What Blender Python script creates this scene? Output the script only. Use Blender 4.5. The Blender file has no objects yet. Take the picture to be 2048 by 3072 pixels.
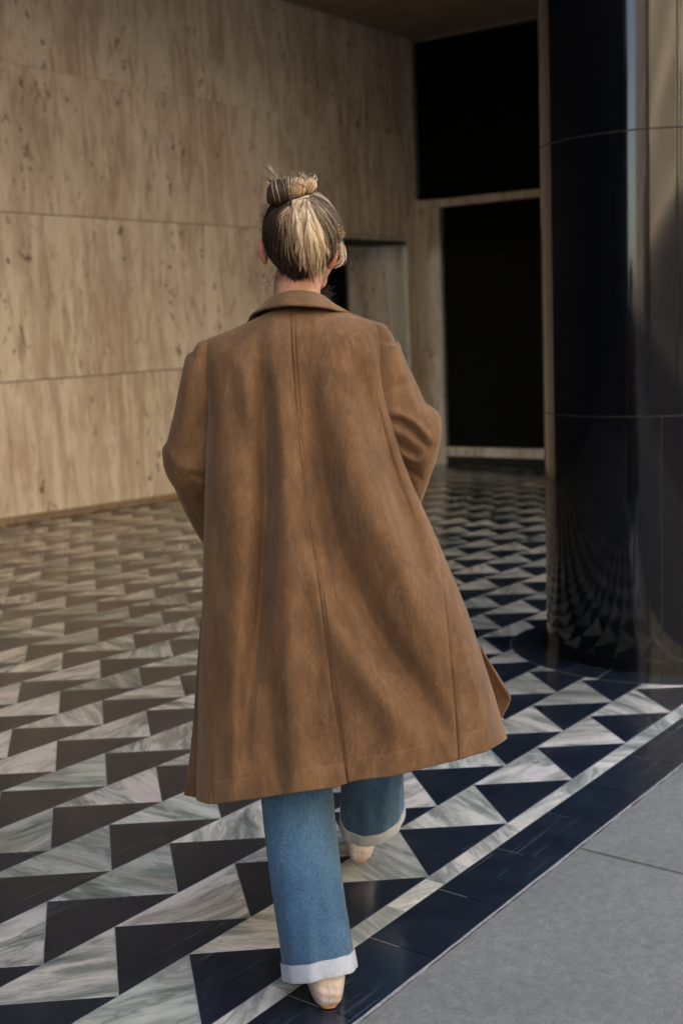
import bpy, bmesh, math, random
import numpy as np
from mathutils import Vector, Matrix
random.seed(7); rng = np.random.default_rng(7)
scene = bpy.context.scene
COL = scene.collection

# ------------------------------------------------------------------ camera
F = 3700.0                                   # focal length in pixels of the 2048 x 3072 photograph
EYE = Vector((0, 0, 1.4316))
RT = Vector((0.57208839, -0.81919599, -0.04040788))
UP = Vector((0.14616674, 0.05335057, 0.98782033))
FW = Vector((0.80706267, 0.57102683, -0.15026045))
cam = bpy.data.cameras.new('camera')
cam.sensor_fit = 'VERTICAL'; cam.sensor_height = 36; cam.sensor_width = 24
cam.lens = F / 3072 * 36
cam.clip_start = 0.05; cam.clip_end = 600
cam.dof.use_dof = True; cam.dof.focus_distance = 2.66; cam.dof.aperture_fstop = 3.8
co = bpy.data.objects.new('camera', cam); COL.objects.link(co)
m = Matrix((RT, UP, -FW)).transposed().to_4x4(); m.translation = EYE
co.matrix_world = m
scene.camera = co

# ------------------------------------------------------------------ light
SUN_EL, SUN_AZ = math.radians(47), math.radians(97)   # the sun stands behind the building and lights the far side of the street
world = bpy.data.worlds.new('World'); scene.world = world; world.use_nodes = True
wn = world.node_tree.nodes; wl = world.node_tree.links
sky = wn.new('ShaderNodeTexSky'); sky.sky_type = 'NISHITA'; sky.sun_disc = False
sky.sun_elevation = SUN_EL; sky.sun_rotation = math.pi / 2 - SUN_AZ
sky.air_density = 1.0; sky.dust_density = 1.6
bg = wn['Background']; bg.inputs[1].default_value = 0.15
wl.new(sky.outputs[0], bg.inputs[0])
sl = bpy.data.lights.new('sun', 'SUN'); sl.energy = 4.5; sl.angle = math.radians(0.5); sl.color = (1, 0.93, 0.82)
so = bpy.data.objects.new('sun', sl); COL.objects.link(so)
sd = Vector((math.cos(SUN_AZ) * math.cos(SUN_EL), math.sin(SUN_AZ) * math.cos(SUN_EL), math.sin(SUN_EL)))
so.rotation_euler = sd.to_track_quat('Z', 'Y').to_euler()
so.location = (0, 0, 40)
scene.view_settings.view_transform = 'Standard'; scene.view_settings.look = 'None'
scene.view_settings.exposure = 2.85; scene.view_settings.gamma = 1
scene.view_settings.use_white_balance = True; scene.view_settings.white_balance_temperature = 7450; scene.view_settings.white_balance_tint = 10
scene.render.engine = 'CYCLES'
scene.cycles.max_bounces = 8; scene.cycles.diffuse_bounces = 5; scene.cycles.glossy_bounces = 5
scene.cycles.sample_clamp_indirect = 6

# ------------------------------------------------------------------ helpers
K = 2048 / 1568
AW = Vector((FW.x, FW.y, 0)).normalized()            # horizontal direction away from the camera
RH = Vector((AW.y, -AW.x, 0))

def ray(x, y):
    return RT * ((x * K - 1024) / F) - UP * ((y * K - 1536) / F) + FW
def PX(x, y, a):
    """world point seen at (x, y) whose horizontal distance ahead of the camera is a"""
    d = ray(x, y)
    return EYE + d * (a / d.dot(AW))
def HZ(x, y, a):
    return PX((680 + x / 3.564) / K, (440 + y / 3.564) / K, a)

def link(name, me, mat=None, parent=None):
    o = bpy.data.objects.new(name, me); COL.objects.link(o)
    if mat is not None and not me.materials: me.materials.append(mat)
    if parent is not None: o.parent = parent
    return o
def tag(o, label=None, cat=None, group=None, kind=None):
    if label: o['label'] = label
    if cat: o['category'] = cat
    if group: o['group'] = group
    if kind: o['kind'] = kind
    return o
def empty(name, loc=(0, 0, 0)):
    o = bpy.data.objects.new(name, None); COL.objects.link(o); o.location = loc
    o.empty_display_size = .2
    return o
def me_from(verts, faces, smooth=False, name='mesh'):
    me = bpy.data.meshes.new(name); me.from_pydata([tuple(v) for v in verts], [], faces); me.update()
    if smooth: me.polygons.foreach_set('use_smooth', [True] * len(me.polygons))
    return me
def box_data(x0, x1, y0, y1, z0, z1, c=0.0):
    """box, edges chamfered by c"""
    bm = bmesh.new()
    vs = [bm.verts.new((x, y, z)) for z in (z0, z1) for y in (y0, y1) for x in (x0, x1)]
    for f in ((0, 2, 3, 1), (4, 5, 7, 6), (0, 1, 5, 4), (2, 6, 7, 3), (0, 4, 6, 2), (1, 3, 7, 5)):
        bm.faces.new([vs[i] for i in f])
    if c: bmesh.ops.bevel(bm, geom=bm.edges[:], offset=c, segments=1, affect='EDGES')
    return bm
def box(name, x0, x1, y0, y1, z0, z1, mat, parent=None, c=0.0):
    bm = box_data(x0, x1, y0, y1, z0, z1, c); me = bpy.data.meshes.new(name); bm.to_mesh(me); bm.free()
    return link(name, me, mat, parent)
def grid(P, closed_u=False, smooth=True):
    """P: array rows x cols x 3"""
    n, k = P.shape[:2]
    v = P.reshape(-1, 3); f = []
    for i in range(n - 1):
        for j in range(k - 1 + (1 if closed_u else 0)):
            j2 = (j + 1) % k
            f.append((i * k + j, i * k + j2, (i + 1) * k + j2, (i + 1) * k + j))
    me = bpy.data.meshes.new('grid'); me.from_pydata(v.tolist(), [], f)
    if smooth: me.polygons.foreach_set('use_smooth', [True] * len(me.polygons))
    me.update()
    return me
def curve_at(tab, t):
    """piecewise smooth interpolation of rows (key, v1, v2...)"""
    ks = [r[0] for r in tab]
    return [float(np.interp(t, ks, [r[i] for r in tab])) for i in range(1, len(tab[0]))]
def catmull(pts, n):
    P = np.array(pts, float); P = np.vstack([2 * P[0] - P[1], P, 2 * P[-1] - P[-2]])
    out = []
    for t in np.linspace(0, len(pts) - 1 - 1e-9, n):
        i = int(t); u = t - i; a, b, c, d = P[i], P[i + 1], P[i + 2], P[i + 3]
        out.append(.5 * (2 * b + (c - a) * u + (2 * a - 5 * b + 4 * c - d) * u * u + (3 * b - a - 3 * c + d) * u ** 3))
    return np.array(out)

# ------------------------------------------------------------------ materials
class M:
    def __init__(s, name, rough=.5, metallic=0, spec=.5):
        s.m = bpy.data.materials.new(name); s.m.use_nodes = True
        s.t = s.m.node_tree; s.n = s.t.nodes; s.l = s.t.links
        s.p = s.n['Principled BSDF']; s.p.inputs['Roughness'].default_value = rough
        s.p.inputs['Metallic'].default_value = metallic
        s.p.inputs['Specular IOR Level'].default_value = spec
    def new(s, t, **kw):
        n = s.n.new(t)
        for k, v in kw.items():
            if k in n.inputs.keys(): n.inputs[k].default_value = v
            else: setattr(n, k, v)
        return n
    def coord(s, kind='Object', scale=(1, 1, 1), rot=(0, 0, 0), loc=None):
        tc = s.new('ShaderNodeTexCoord'); mp = s.new('ShaderNodeMapping')
        mp.inputs['Scale'].default_value = scale; mp.inputs['Rotation'].default_value = rot
        s.l.new(tc.outputs[kind], mp.inputs[0])
        return mp
    def pos(s, scale=(1, 1, 1), rot=(0, 0, 0)):
        g = s.new('ShaderNodeNewGeometry'); mp = s.new('ShaderNodeMapping')
        mp.inputs['Scale'].default_value = scale; mp.inputs['Rotation'].default_value = rot
        s.l.new(g.outputs['Position'], mp.inputs[0]); return mp
    def noise(s, vec, scale, detail=4, rough=.55, dist=0):
        n = s.new('ShaderNodeTexNoise', Scale=scale, Detail=detail, Roughness=rough, Distortion=dist)
        s.l.new(vec.outputs[0], n.inputs['Vector']); return n
    def ramp(s, src, stops, out=0):
        r = s.new('ShaderNodeValToRGB'); e = r.color_ramp.elements
        while len(e) < len(stops): e.new(.5)
        for k, (p, c) in enumerate(stops):
            e[k].position = p; e[k].color = (c if len(c) == 4 else (*c, 1)) if hasattr(c, '__len__') else (c, c, c, 1)
        s.l.new(src.outputs[out] if hasattr(src, 'outputs') else src, r.inputs[0]); return r
    def mix(s, fac, a, b, mode='MIX'):
        x = s.new('ShaderNodeMix', data_type='RGBA', blend_type=mode)
        for sock, v in ((x.inputs[0], fac), (x.inputs[6], a), (x.inputs[7], b)):
            if isinstance(v, (int, float)): sock.default_value = v
            elif isinstance(v, tuple): sock.default_value = (*v, 1)
            else: s.l.new(v, sock)
        return x.outputs[2]
    def math(s, op, a, b=None):
        x = s.new('ShaderNodeMath', operation=op)
        for sock, v in ((x.inputs[0], a), (x.inputs[1], b)):
            if v is None: continue
            if isinstance(v, (int, float)): sock.default_value = v
            else: s.l.new(v, sock)
        return x.outputs[0]
    def bump(s, h, strength=.3, dist=.002, prev=None):
        b = s.new('ShaderNodeBump'); b.inputs['Strength'].default_value = strength; b.inputs['Distance'].default_value = dist
        s.l.new(h, b.inputs['Height'])
        if prev is not None: s.l.new(prev.outputs[0], b.inputs['Normal'])
        s.l.new(b.outputs[0], s.p.inputs['Normal']); return b
    def col(s, sock):
        if isinstance(sock, tuple): s.p.inputs['Base Color'].default_value = (*sock, 1)
        else: s.l.new(sock, s.p.inputs['Base Color'])
    def set(s, name, sock):
        if isinstance(sock, (int, float, tuple)): s.p.inputs[name].default_value = sock
        else: s.l.new(sock, s.p.inputs[name])

def tile_vec(a, stretch=1.0):
    """position shifted and turned by a random number per object and per piece"""
    g = a.new('ShaderNodeNewGeometry'); oi = a.new('ShaderNodeObjectInfo')
    rnd = a.math('FRACT', a.math('ADD', g.outputs['Random Per Island'], a.math('MULTIPLY', oi.outputs['Random'], 7.31)))
    big = a.math('MULTIPLY', rnd, 60.0)
    cx = a.new('ShaderNodeCombineXYZ'); a.l.new(big, cx.inputs[0]); a.l.new(a.math('MULTIPLY', rnd, 37.0), cx.inputs[1])
    ad = a.new('ShaderNodeVectorMath', operation='ADD'); a.l.new(g.outputs['Position'], ad.inputs[0]); a.l.new(cx.outputs[0], ad.inputs[1])
    vr = a.new('ShaderNodeVectorRotate', rotation_type='Z_AXIS'); a.l.new(ad.outputs[0], vr.inputs['Vector']); a.l.new(a.math('MULTIPLY', rnd, 40.0), vr.inputs['Angle'])
    mp = a.new('ShaderNodeMapping'); mp.inputs['Scale'].default_value = (1, stretch, 1); a.l.new(vr.outputs[0], mp.inputs[0])
    return mp, rnd

def mat_marble():
    a = M('pale_veined_marble', .16)
    v, rnd = tile_vec(a, 4.5)
    wn_ = a.noise(v, 3.0, 3, .5); 
    wv_ = a.new('ShaderNodeVectorMath', operation='MULTIPLY_ADD'); a.l.new(wn_.outputs['Color'], wv_.inputs[0]); wv_.inputs[1].default_value = (.42, .42, .42); a.l.new(v.outputs[0], wv_.inputs[2])
    base = a.noise(wv_, 2.6, 8, .64, .5)
    c1 = a.ramp(base, [(.32, (.10, .135, .13)), (.42, (.30, .34, .315)), (.49, (.58, .59, .55)), (.62, (.86, .825, .78))])
    r2 = a.math('FRACT', a.math('MULTIPLY', rnd, 13.7))
    tint = a.ramp(r2, [(0, (.66, .74, .70)), (.2, (.97, .98, .94)), (.55, (1.0, .96, .92)), (.76, (.84, .84, .84)), (.88, (.62, .68, .65)), (1, (.44, .48, .48))])
    c2 = a.mix(1.0, c1.outputs[0], tint.outputs[0], 'MULTIPLY')
    # soft ridged veins: where a warped noise crosses its middle value
    def veins(scale, dist, w, st):
        q = a.noise(wv_, scale, 3, .5, dist)
        d = a.math('ABSOLUTE', a.math('SUBTRACT', q.outputs[0], .5))
        return a.ramp(d, [(0, st), (w, st * .25), (w * 2.4, 0.0)])
    r3 = a.math('FRACT', a.math('MULTIPLY', rnd, 29.3))
    v1 = a.math('MULTIPLY', veins(2.6, .8, .030, .9).outputs[0], r3)
    c3 = a.mix(v1, c2, (.10, .135, .13))
    v2 = a.math('MULTIPLY', veins(7.0, 1.6, .018, .7).outputs[0], a.math('SUBTRACT', 1.0, r3))
    c3 = a.mix(v2, c3, (.16, .17, .165))
    pink = a.noise(v, 1.3, 2); pf = a.math('MULTIPLY', a.ramp(pink, [(.5, 0.0), (.7, .5)]).outputs[0], a.math('FRACT', a.math('MULTIPLY', rnd, 5.1)))
    c3 = a.mix(pf, c3, (.50, .42, .38))
    fine = a.noise(v, 70, 5, .75)
    c4 = a.mix(.30, c3, fine.outputs['Color'], 'OVERLAY')
    g = a.pos(); grime = a.ramp(a.noise(g, 1.4, 6, .7), [(.35, .30), (.65, 0.0)])
    c5 = a.mix(grime.outputs[0], c4, (.20, .18, .16))
    a.col(c5)
    dirt = a.noise(g, 3.0, 5, .65)
    a.set('Roughness', a.ramp(dirt, [(.3, .10), (.7, .26)]).outputs[0])
    un = a.noise(g, 5.0, 2); a.bump(un.outputs[0], .10, .002)
    return a.m
def scratches(a, sc, rotz):
    p = a.pos((sc, sc * 26, sc), (0, 0, rotz)); n = a.noise(p, 3, 2, .5, .4)
    return a.ramp(n, [(.62, 0.0), (.69, 1.0)])
def mat_slate():
    a = M('dark_blue_black_stone', .2)
    v, rnd = tile_vec(a, 2.0)
    n = a.noise(v, 5, 6, .65, .6)
    c = a.ramp(n, [(.3, (.007, .012, .020)), (.6, (.013, .021, .033)), (.8, (.026, .037, .052))])
    g = a.pos(); sp = a.noise(g, 140, 2, .5)
    spot = a.ramp(sp, [(.76, 0.0), (.80, 1.0)])
    pat = a.ramp(a.noise(g, 1.7, 3), [(.42, 0.0), (.65, .7)])
    c1 = a.mix(a.math('MULTIPLY', spot.outputs[0], .35), c.outputs[0], (.20, .21, .22))
    s1 = a.math('ADD', a.math('MULTIPLY', scratches(a, 1.1, .6).outputs[0], .5), a.math('MULTIPLY', scratches(a, .9, 2.0).outputs[0], .5))
    c2 = a.mix(a.math('MULTIPLY', a.math('MULTIPLY', s1, pat.outputs[0]), .75), c1, (.17, .20, .24))
    a.col(c2)
    a.set('Roughness', a.ramp(a.noise(g, 2.6, 6, .65), [(.3, .11), (.7, .30)]).outputs[0])
    a.bump(a.noise(g, 4.0, 3).outputs[0], .10, .002)
    return a.m
def mat_plain(name, c, rough=.6, var=.15, sc=20, bump=0, spec=.5, metallic=0):
    a = M(name, rough, metallic, spec)
    g = a.pos(); n = a.noise(g, sc, 5, .6)
    lo = tuple(x * (1 - var) for x in c); hi = tuple(min(1, x * (1 + var)) for x in c)
    a.col(a.ramp(n, [(.3, lo), (.7, hi)]).outputs[0])
    if bump: a.bump(n.outputs[0], bump, .003)
    return a.m
def mat_travertine():
    a = M('travertine', .42)
    g0 = a.pos((1, 1, .30)); oi = a.new('ShaderNodeObjectInfo')
    g = a.pos((1, 1, .16))
    cx = a.new('ShaderNodeCombineXYZ'); a.l.new(a.math('MULTIPLY', oi.outputs['Random'], 31.0), cx.inputs[0]); a.l.new(a.math('MULTIPLY', oi.outputs['Random'], 17.0), cx.inputs[2])
    def off(m):
        ad = a.new('ShaderNodeVectorMath', operation='ADD'); a.l.new(m.outputs[0], ad.inputs[0]); a.l.new(cx.outputs[0], ad.inputs[1]); return ad
    ad = off(g); ap = off(g0)
    big = a.noise(g0, 1.6, 4, .6, .5)
    c1 = a.ramp(big, [(.30, (.46, .365, .30)), (.50, (.60, .515, .44)), (.72, (.70, .635, .56))])
    st = a.noise(ad, 5.0, 4, .55, .9)                                   # pale vertical bedding
    c2 = a.mix(a.ramp(st, [(.42, 0.0), (.62, .75)]).outputs[0], c1.outputs[0], (.78, .72, .64))
    st2 = a.noise(ad, 8.0, 4, .6, 1.2)                                 # brown bedding
    c3 = a.mix(a.ramp(st2, [(.50, 0.0), (.66, .70)]).outputs[0], c2, (.38, .275, .21))
    mot = a.noise(off(a.pos((1, 1, .22))), 26, 6, .78, .3)                                    # cloudy mottling
    c3 = a.mix(.45, c3, mot.outputs[0], 'OVERLAY')
    pn = a.noise(off(a.pos((1, 1, .5))), 17.0, 3, .6, .3); cl = a.noise(ap, 2.2, 2)
    pit = a.math('MULTIPLY', a.ramp(pn, [(.60, 0.0), (.66, 1.0)]).outputs[0], a.ramp(cl, [(.40, .1), (.60, 1.0)]).outputs[0])
    c4 = a.mix(a.math('MULTIPLY', pit, .85), c3, (.09, .055, .035))
    a.col(c4)
    hh = a.math('SUBTRACT', st.outputs[0], a.math('MULTIPLY', pit, 1.2))
    a.bump(hh, .35, .004)
    a.set('Roughness', a.ramp(st, [(.3, .32), (.7, .5)]).outputs[0])
    return a.m
def mat_granite():
    a = M('polished_black_granite', .05, spec=.5)
    g = a.pos(); n = a.noise(g, 90, 3, .6)
    a.col(a.ramp(n, [(.4, (.003, .0035, .0055)), (.8, (.006, .007, .010))]).outputs[0])
    w = a.pos((1, 1, .35)); wn2 = a.noise(w, 1.6, 2); wn3 = a.noise(w, 9, 2)
    wn4 = a.noise(a.pos((1, 1, .10)), 26, 2)
    b = a.bump(wn2.outputs[0], .30, .010); b = a.bump(wn4.outputs[0], .06, .0012, b)
    a.bump(wn3.outputs[0], .06, .0012, b)
    a.set('Roughness', a.ramp(a.noise(g, 3, 4, .6), [(.3, .045), (.75, .12)]).outputs[0])
    return a.m
def mat_concrete():
    a = M('grey_concrete', .75)
    g = a.pos(); n = a.noise(g, 2.0, 6, .6); f = a.noise(g, 260, 2, .7); mdm = a.noise(g, 35, 4, .7)
    br = a.noise(a.pos((1, 14, 1), (0, 0, .45)), 9, 3, .7); n2 = a.mix(.35, n.outputs[0], br.outputs[0])
    c = a.ramp(n2, [(.3, (.142, .142, .132)), (.7, (.200, .198, .180))])
    c2 = a.mix(.6, c.outputs[0], f.outputs[0], 'OVERLAY')
    c2b = a.mix(.45, c2, mdm.outputs[0], 'OVERLAY')
    sp = a.ramp(a.noise(g, 210, 1), [(.74, 0.0), (.79, .7)])
    c3 = a.mix(sp.outputs[0], c2b, (.36, .37, .38))
    dk = a.ramp(a.noise(g, 170, 1, .5, .3), [(.2, .7), (.27, 0.0)])
    a.col(a.mix(dk.outputs[0], c3, (.04, .04, .04)))
    b = a.bump(f.outputs[0], .5, .0012)
    a.bump(mdm.outputs[0], .3, .002, b)
    return a.m
def mat_suede():
    a = M('tan_suede', .92, spec=.18)
    g = a.pos()
    n1 = a.noise(a.pos((1.5, 1.5, .45)), 34, 7, .75, .6)
    c = a.ramp(n1, [(.20, (.100, .053, .026)), (.5, (.142, .077, .038)), (.80, (.200, .114, .060))])
    cl_ = a.noise(a.pos((1, 1, .5)), 11, 4, .65, .5); cm = a.mix(.55, c.outputs[0], a.ramp(cl_, [(.3, .22), (.7, .78)]).outputs[0], 'OVERLAY')
    f = a.noise(a.pos((1, 1, .40)), 260, 3, .75)
    c2 = a.mix(.40, cm, f.outputs[0], 'OVERLAY')
    a.col(c2)
    a.set('Sheen Weight', .22); a.set('Sheen Roughness', .45); a.set('Sheen Tint', (.95, .72, .52, 1))
    b = a.bump(a.noise(g, 650, 2, .6).outputs[0], .35, .0008)
    a.bump(a.noise(g, 45, 3, .6).outputs[0], .20, .003, b)
    return a.m
def mat_denim(name, lo, hi, weft=.5):
    a = M(name, .85, spec=.25)
    n1 = a.noise(a.pos((1, 1, .30)), 8, 5, .6, .4)
    c = a.ramp(n1, [(.32, lo), (.68, hi)])
    sl_ = a.noise(a.pos((1, 1, .05)), 330, 3, .75); s2 = a.noise(a.pos((1, 1, .6)), 190, 4, .8)
    c1 = a.mix(weft, c.outputs[0], a.ramp(sl_, [(.35, .2), (.65, .85)]).outputs[0], 'OVERLAY')
    c2 = a.mix(weft * .18, c1, a.ramp(s2, [(.35, .2), (.65, .85)]).outputs[0], 'OVERLAY')
    a.col(c2)
    b = a.bump(sl_.outputs[0], .6, .0012)
    a.bump(a.noise(a.pos((1, 1, .5)), 22, 3, .6).outputs[0], .35, .006, b)
    a.set('Sheen Weight', .12)
    return a.m
def mat_skin():
    a = M('skin', .5, spec=.35)
    g = a.pos(); n = a.noise(g, 30, 4, .6)
    a.col(a.ramp(n, [(.3, (.46, .235, .165)), (.7, (.56, .315, .23))]).outputs[0])
    a.set('Subsurface Weight', .12); a.set('Subsurface Radius', (.8, .25, .12)); a.set('Subsurface Scale', .008)
    a.bump(a.noise(g, 300, 3).outputs[0], .12, .0006)
    return a.m
def mat_hair(name, stops, rough=.42, sp=.55):
    a = M(name, rough, spec=sp)
    g = a.new('ShaderNodeNewGeometry')
    r = a.ramp(g.outputs['Random Per Island'], stops)
    n = a.noise(a.pos(), 28, 3)
    a.col(a.mix(.35, r.outputs[0], n.outputs[0], 'OVERLAY'))
    a.set('Anisotropic', .6)
    return a.m

MARBLE = mat_marble(); SLATE = mat_slate(); TRAV = mat_travertine(); GRAN = mat_granite(); CONC = mat_concrete()
SUEDE = mat_suede()
DENIM = mat_denim('blue_denim', (.016, .050, .108), (.050, .118, .190), .55)
CUFF = mat_denim('pale_denim_reverse', (.27, .305, .35), (.39, .42, .46), .18)
SKIN = mat_skin()
GROUT = mat_plain('grey_grout', (.22, .225, .235), .8, .2, 40)
MORTAR = mat_plain('pale_mortar', (.26, .25, .25), .85, .35, 60, .3)
CEIL = mat_plain('ceiling_plaster', (.32, .26, .20), .85, .15, 3)
BLACK = mat_plain('matt_black_panel', (.0015, .002, .0018), .7, .1, 3, spec=.15)
TRIM = mat_plain('bronze_trim', (.12, .10, .085), .5, .2, 10)
DARKJOINT = mat_plain('dark_joint', (.02, .02, .02), .9, .2, 20)

# ------------------------------------------------------------------ the floor frame (the pavement falls gently towards the right)
OZ = 1.4316
FO = Vector((1.72461, 2.1008434, -1.40979329 + OZ))
FX = Vector((.99934926, 0, -.03607005)); FY = Vector((.00078896, .99976076, .02185867)); FZ = Vector((.03606142, -.0218729, .99911018))
FM = Matrix((FX, FY, FZ)).transposed().to_4x4(); FM.translation = FO
def fl(x, y, z=0): return FM @ Vector((x, y, z))
def floor_hit(x, y):
    d = ray(x, y); t = (FO - EYE).dot(FZ) / d.dot(FZ); return EYE + d * t
def on_floor(name, me, mat, parent=None, x=0, y=0, z=0, rz=0):
    o = link(name, me, mat, parent); o.matrix_world = FM @ Matrix.Translation((x, y, z)) @ Matrix.Rotation(rz, 4, 'Z')
    return o
B = .45; RW = .53119 * B                         # triangle base and height

lobby_floor = empty('floor', FO); tag(lobby_floor, kind='structure')
bpy.context.view_layer.update()
def fpart(name, me, mat, x=0, y=0, z=0, rz=0, parent=lobby_floor):
    o = link(name, me, mat, parent)
    o.matrix_parent_inverse = parent.matrix_world.inverted()
    o.matrix_world = FM @ Matrix.Translation((x, y, z)) @ Matrix.Rotation(rz, 4, 'Z'); return o
def prism(poly, z0, z1, c=.0005, gap=.0012):
    """flat slab with a small chamfer, poly counter-clockwise, shrunk by gap"""
    n = len(poly); P = [Vector(p) for p in poly]
    def inset(d):
        out = []
        for i in range(n):
            a, b, cc = P[i - 1], P[i], P[(i + 1) % n]
            e1 = (b - a).normalized(); e2 = (cc - b).normalized()
            n1 = Vector((-e1.y, e1.x)); n2 = Vector((-e2.y, e2.x))
            k = (n1 + n2); k /= max(.12, k.length_squared / 2)
            out.append(b + k * d)
        return out
    A_ = inset(gap); C_ = inset(gap + c)
    v = [(p.x, p.y, z0) for p in A_] + [(p.x, p.y, z1 - c) for p in A_] + [(p.x, p.y, z1) for p in C_]
    f = [tuple(range(2 * n, 3 * n))]
    for i in range(n):
        j = (i + 1) % n
        f += [(i, j, n + j, n + i), (n + i, n + j, 2 * n + j, 2 * n + i)]
    return v, f
bed = me_from([(-14, -.62, -.0007), (12.6, -.62, -.0007), (12.6, 8.2, -.0007), (-14, 8.2, -.0007), (-14, -.62, -.06), (12.6, -.62, -.06), (12.6, 8.2, -.06), (-14, 8.2, -.06)],
              [(0, 1, 2, 3), (4, 7, 6, 5), (0, 4, 5, 1), (1, 5, 6, 2), (2, 6, 7, 3), (3, 7, 4, 0)])
fpart('bedding', bed, GROUT)
TH = .0
lt_me = me_from(*prism([(-.5 * B, 0), (0, -RW), (.5 * B, 0)], -.012, TH))      # pale: base on the inner line, apex to the street
dt_me = me_from(*prism([(-.5 * B, -RW), (.5 * B, -RW), (0, 0)], -.012, TH))
lt_me.materials.append(MARBLE); dt_me.materials.append(SLATE)
COLC = (3.6028, -.0282); COLR = .453; RINGR = .622
slots = {'light': [], 'dark': []}
def vis(x, y):
    p = fl(x, y) - EYE; z = p.dot(FW)
    if z < .5: return 0
    sx = 1024 + F * p.dot(RT) / z; sy = 1536 - F * p.dot(UP) / z
    if -150 < sx < 2200 and -100 < sy < 3250: return 1 / z
    return -1 / (z + 100)
for r in range(1, -25, -1):
    y = -RW * r
    for k in range(-14, 27):
        for kind, x in (('light', (k + 1.0) * B), ('dark', (k + .5) * B)):
            if math.hypot(x - COLC[0], y - RW / 2 - COLC[1]) < COLR - .05: continue
            slots[kind].append((vis(x, y - RW / 2), x, y))
for kind, me, nm, lab in (('light', lt_me, 'light_tile', None), ('dark', dt_me, 'dark_tile', None)):
    L = sorted(slots[kind], reverse=True)
    src = me
    for w, x, y in L[:300]:
        fpart(nm, src, None, x, y, random.uniform(-.0003, .0003))
    V = []; Fc = []
    base_v = [v.co.copy() for v in me.vertices]; base_f = [tuple(p.vertices) for p in me.polygons]
    for w, x, y in L[300:]:
        o0 = len(V); V += [(v.x + x, v.y + y, v.z) for v in base_v]; Fc += [tuple(o0 + i for i in f) for f in base_f]
    o = fpart(nm + '_field', me_from(V, Fc), MARBLE if kind == 'light' else SLATE); o['kind'] = 'stuff'
# border: thin pale strip and dark slabs
yb = -2 * RW; SW = .228 * RW * 1.04
xs = [2.541, 2.967, 3.252, 3.983]
seams = sorted([(s - 1.0) * B for s in (2.541, 2.967, 3.252, 3.983)] + [(s - 1.0) * B for s in (4.72, 5.32, 5.9, 6.45, 7.1, 7.7, 8.4, 9.1, 9.8)] + [(s - 1.0) * B for s in (2.02, 1.5, .9, .2, -.5)] + [12 * B, 16 * B, 20 * B, 25 * B])
for x0, x1 in zip(seams[:-1], seams[1:]):
    v, f = prism([(x0, yb - SW), (x1, yb - SW), (x1, yb), (x0, yb)], -.012, TH)
    fpart('border_strip_tile', me_from(v, f), MARBLE)
ys0 = yb - SW; ys1 = -3.0 * RW
x0 = (3.018 - 1.125) * B - .711 * B * 16; n = 0
slab = me_from(*prism([(0, ys1), (.711 * B, ys1), (.711 * B, ys0), (0, ys0)], -.012, TH)); slab.materials.append(SLATE)
for k in range(52):
    fpart('border_slab', slab, None, x0 + k * .711 * B, 0, random.uniform(-.0004, .0004))
# dark ring of inlay round the column
ring_cuts = [math.radians(d) for d in (-178, -128, -81, -30, 20, 70, 125, 182)]
for a0, a1 in zip(ring_cuts[:-1], ring_cuts[1:]):
    nseg = 14; inner = []; outer = []
    for i in range(nseg + 1):
        t = a0 + .003 + (a1 - a0 - .006) * i / nseg
        inner.append((COLC[0] + (COLR - .03) * math.cos(t), COLC[1] + (COLR - .03) * math.sin(t)))
        outer.append((COLC[0] + RINGR * math.cos(t), COLC[1] + RINGR * math.sin(t)))
    v = []; f = []
    for z in (-.01, .0015):
        v += [(*p, z) for p in inner] + [(*p, z) for p in outer]
    N = nseg + 1
    for i in range(nseg):
        f += [(2 * N + i, 3 * N + i, 3 * N + i + 1, 2 * N + i + 1), (N + i, N + i + 1, 3 * N + i + 1, 3 * N + i), (i, 2 * N + i, 2 * N + i + 1, i + 1)]
    f += [(0, N, 3 * N, 2 * N), (nseg, 2 * N + nseg, 3 * N + nseg, N + nseg)]
    fpart('ring_tile', me_from(v, f), SLATE)
ringg = []
for i in range(97):
    t = 2 * math.pi * i / 96
    for rr in (COLR - .02, RINGR + .0022): ringg.append((COLC[0] + rr * math.cos(t), COLC[1] + rr * math.sin(t), .0006))
fpart('ring_joint', me_from(ringg, [(2 * i, 2 * i + 1, 2 * i + 3, 2 * i + 2) for i in range(96)]), GROUT)

# ------------------------------------------------------------------ pavement outside, kerb, road
side = empty('pavement', fl(0, -1.7)); tag(side, kind='structure'); bpy.context.view_layer.update()
# ragged mortar line
mv = []; mf = []; nn = 260
for i in range(nn + 1):
    x = -3 + 12 * i / nn; w = .0045 + .0035 * abs(math.sin(i * 1.7) * math.cos(i * .63)) + random.random() * .003
    mv += [(x, ys1 + .001 + random.uniform(-.001, .001), -.0005), (x, ys1 - w, -.0005)]
    if i: mf.append((2 * i - 2, 2 * i - 1, 2 * i + 1, 2 * i))
fpart('mortar_line', me_from(mv, mf), MORTAR, parent=side)
jx = (4.427 - 1.53) * B
SLW = 1.9
def slab_mesh(w, y0_, y1_):
    nx = 40; top = []
    bm = box_data(0, w, y0_, y1_, -.10, -.002, .0)
    ed = [e for e in bm.edges if all(v.co.z > -.01 for v in e.verts)]
    bmesh.ops.bevel(bm, geom=ed, offset=.004, segments=2, affect='EDGES')
    me = bpy.data.meshes.new('pavement_slab'); bm.to_mesh(me); bm.free(); me.materials.append(CONC); return me
s1 = slab_mesh(SLW - .007, ys1 - 2.0, ys1 - .004); s2 = slab_mesh(SLW - .007, ys1 - 4.0, ys1 - 2.007)
for k in range(-9, 9):
    fpart('pavement_slab', s1, None, jx + k * SLW + .0035, 0, 0, parent=side)
    fpart('pavement_slab', s2, None, jx + k * SLW + .0035, 0, 0, parent=side)
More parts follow.
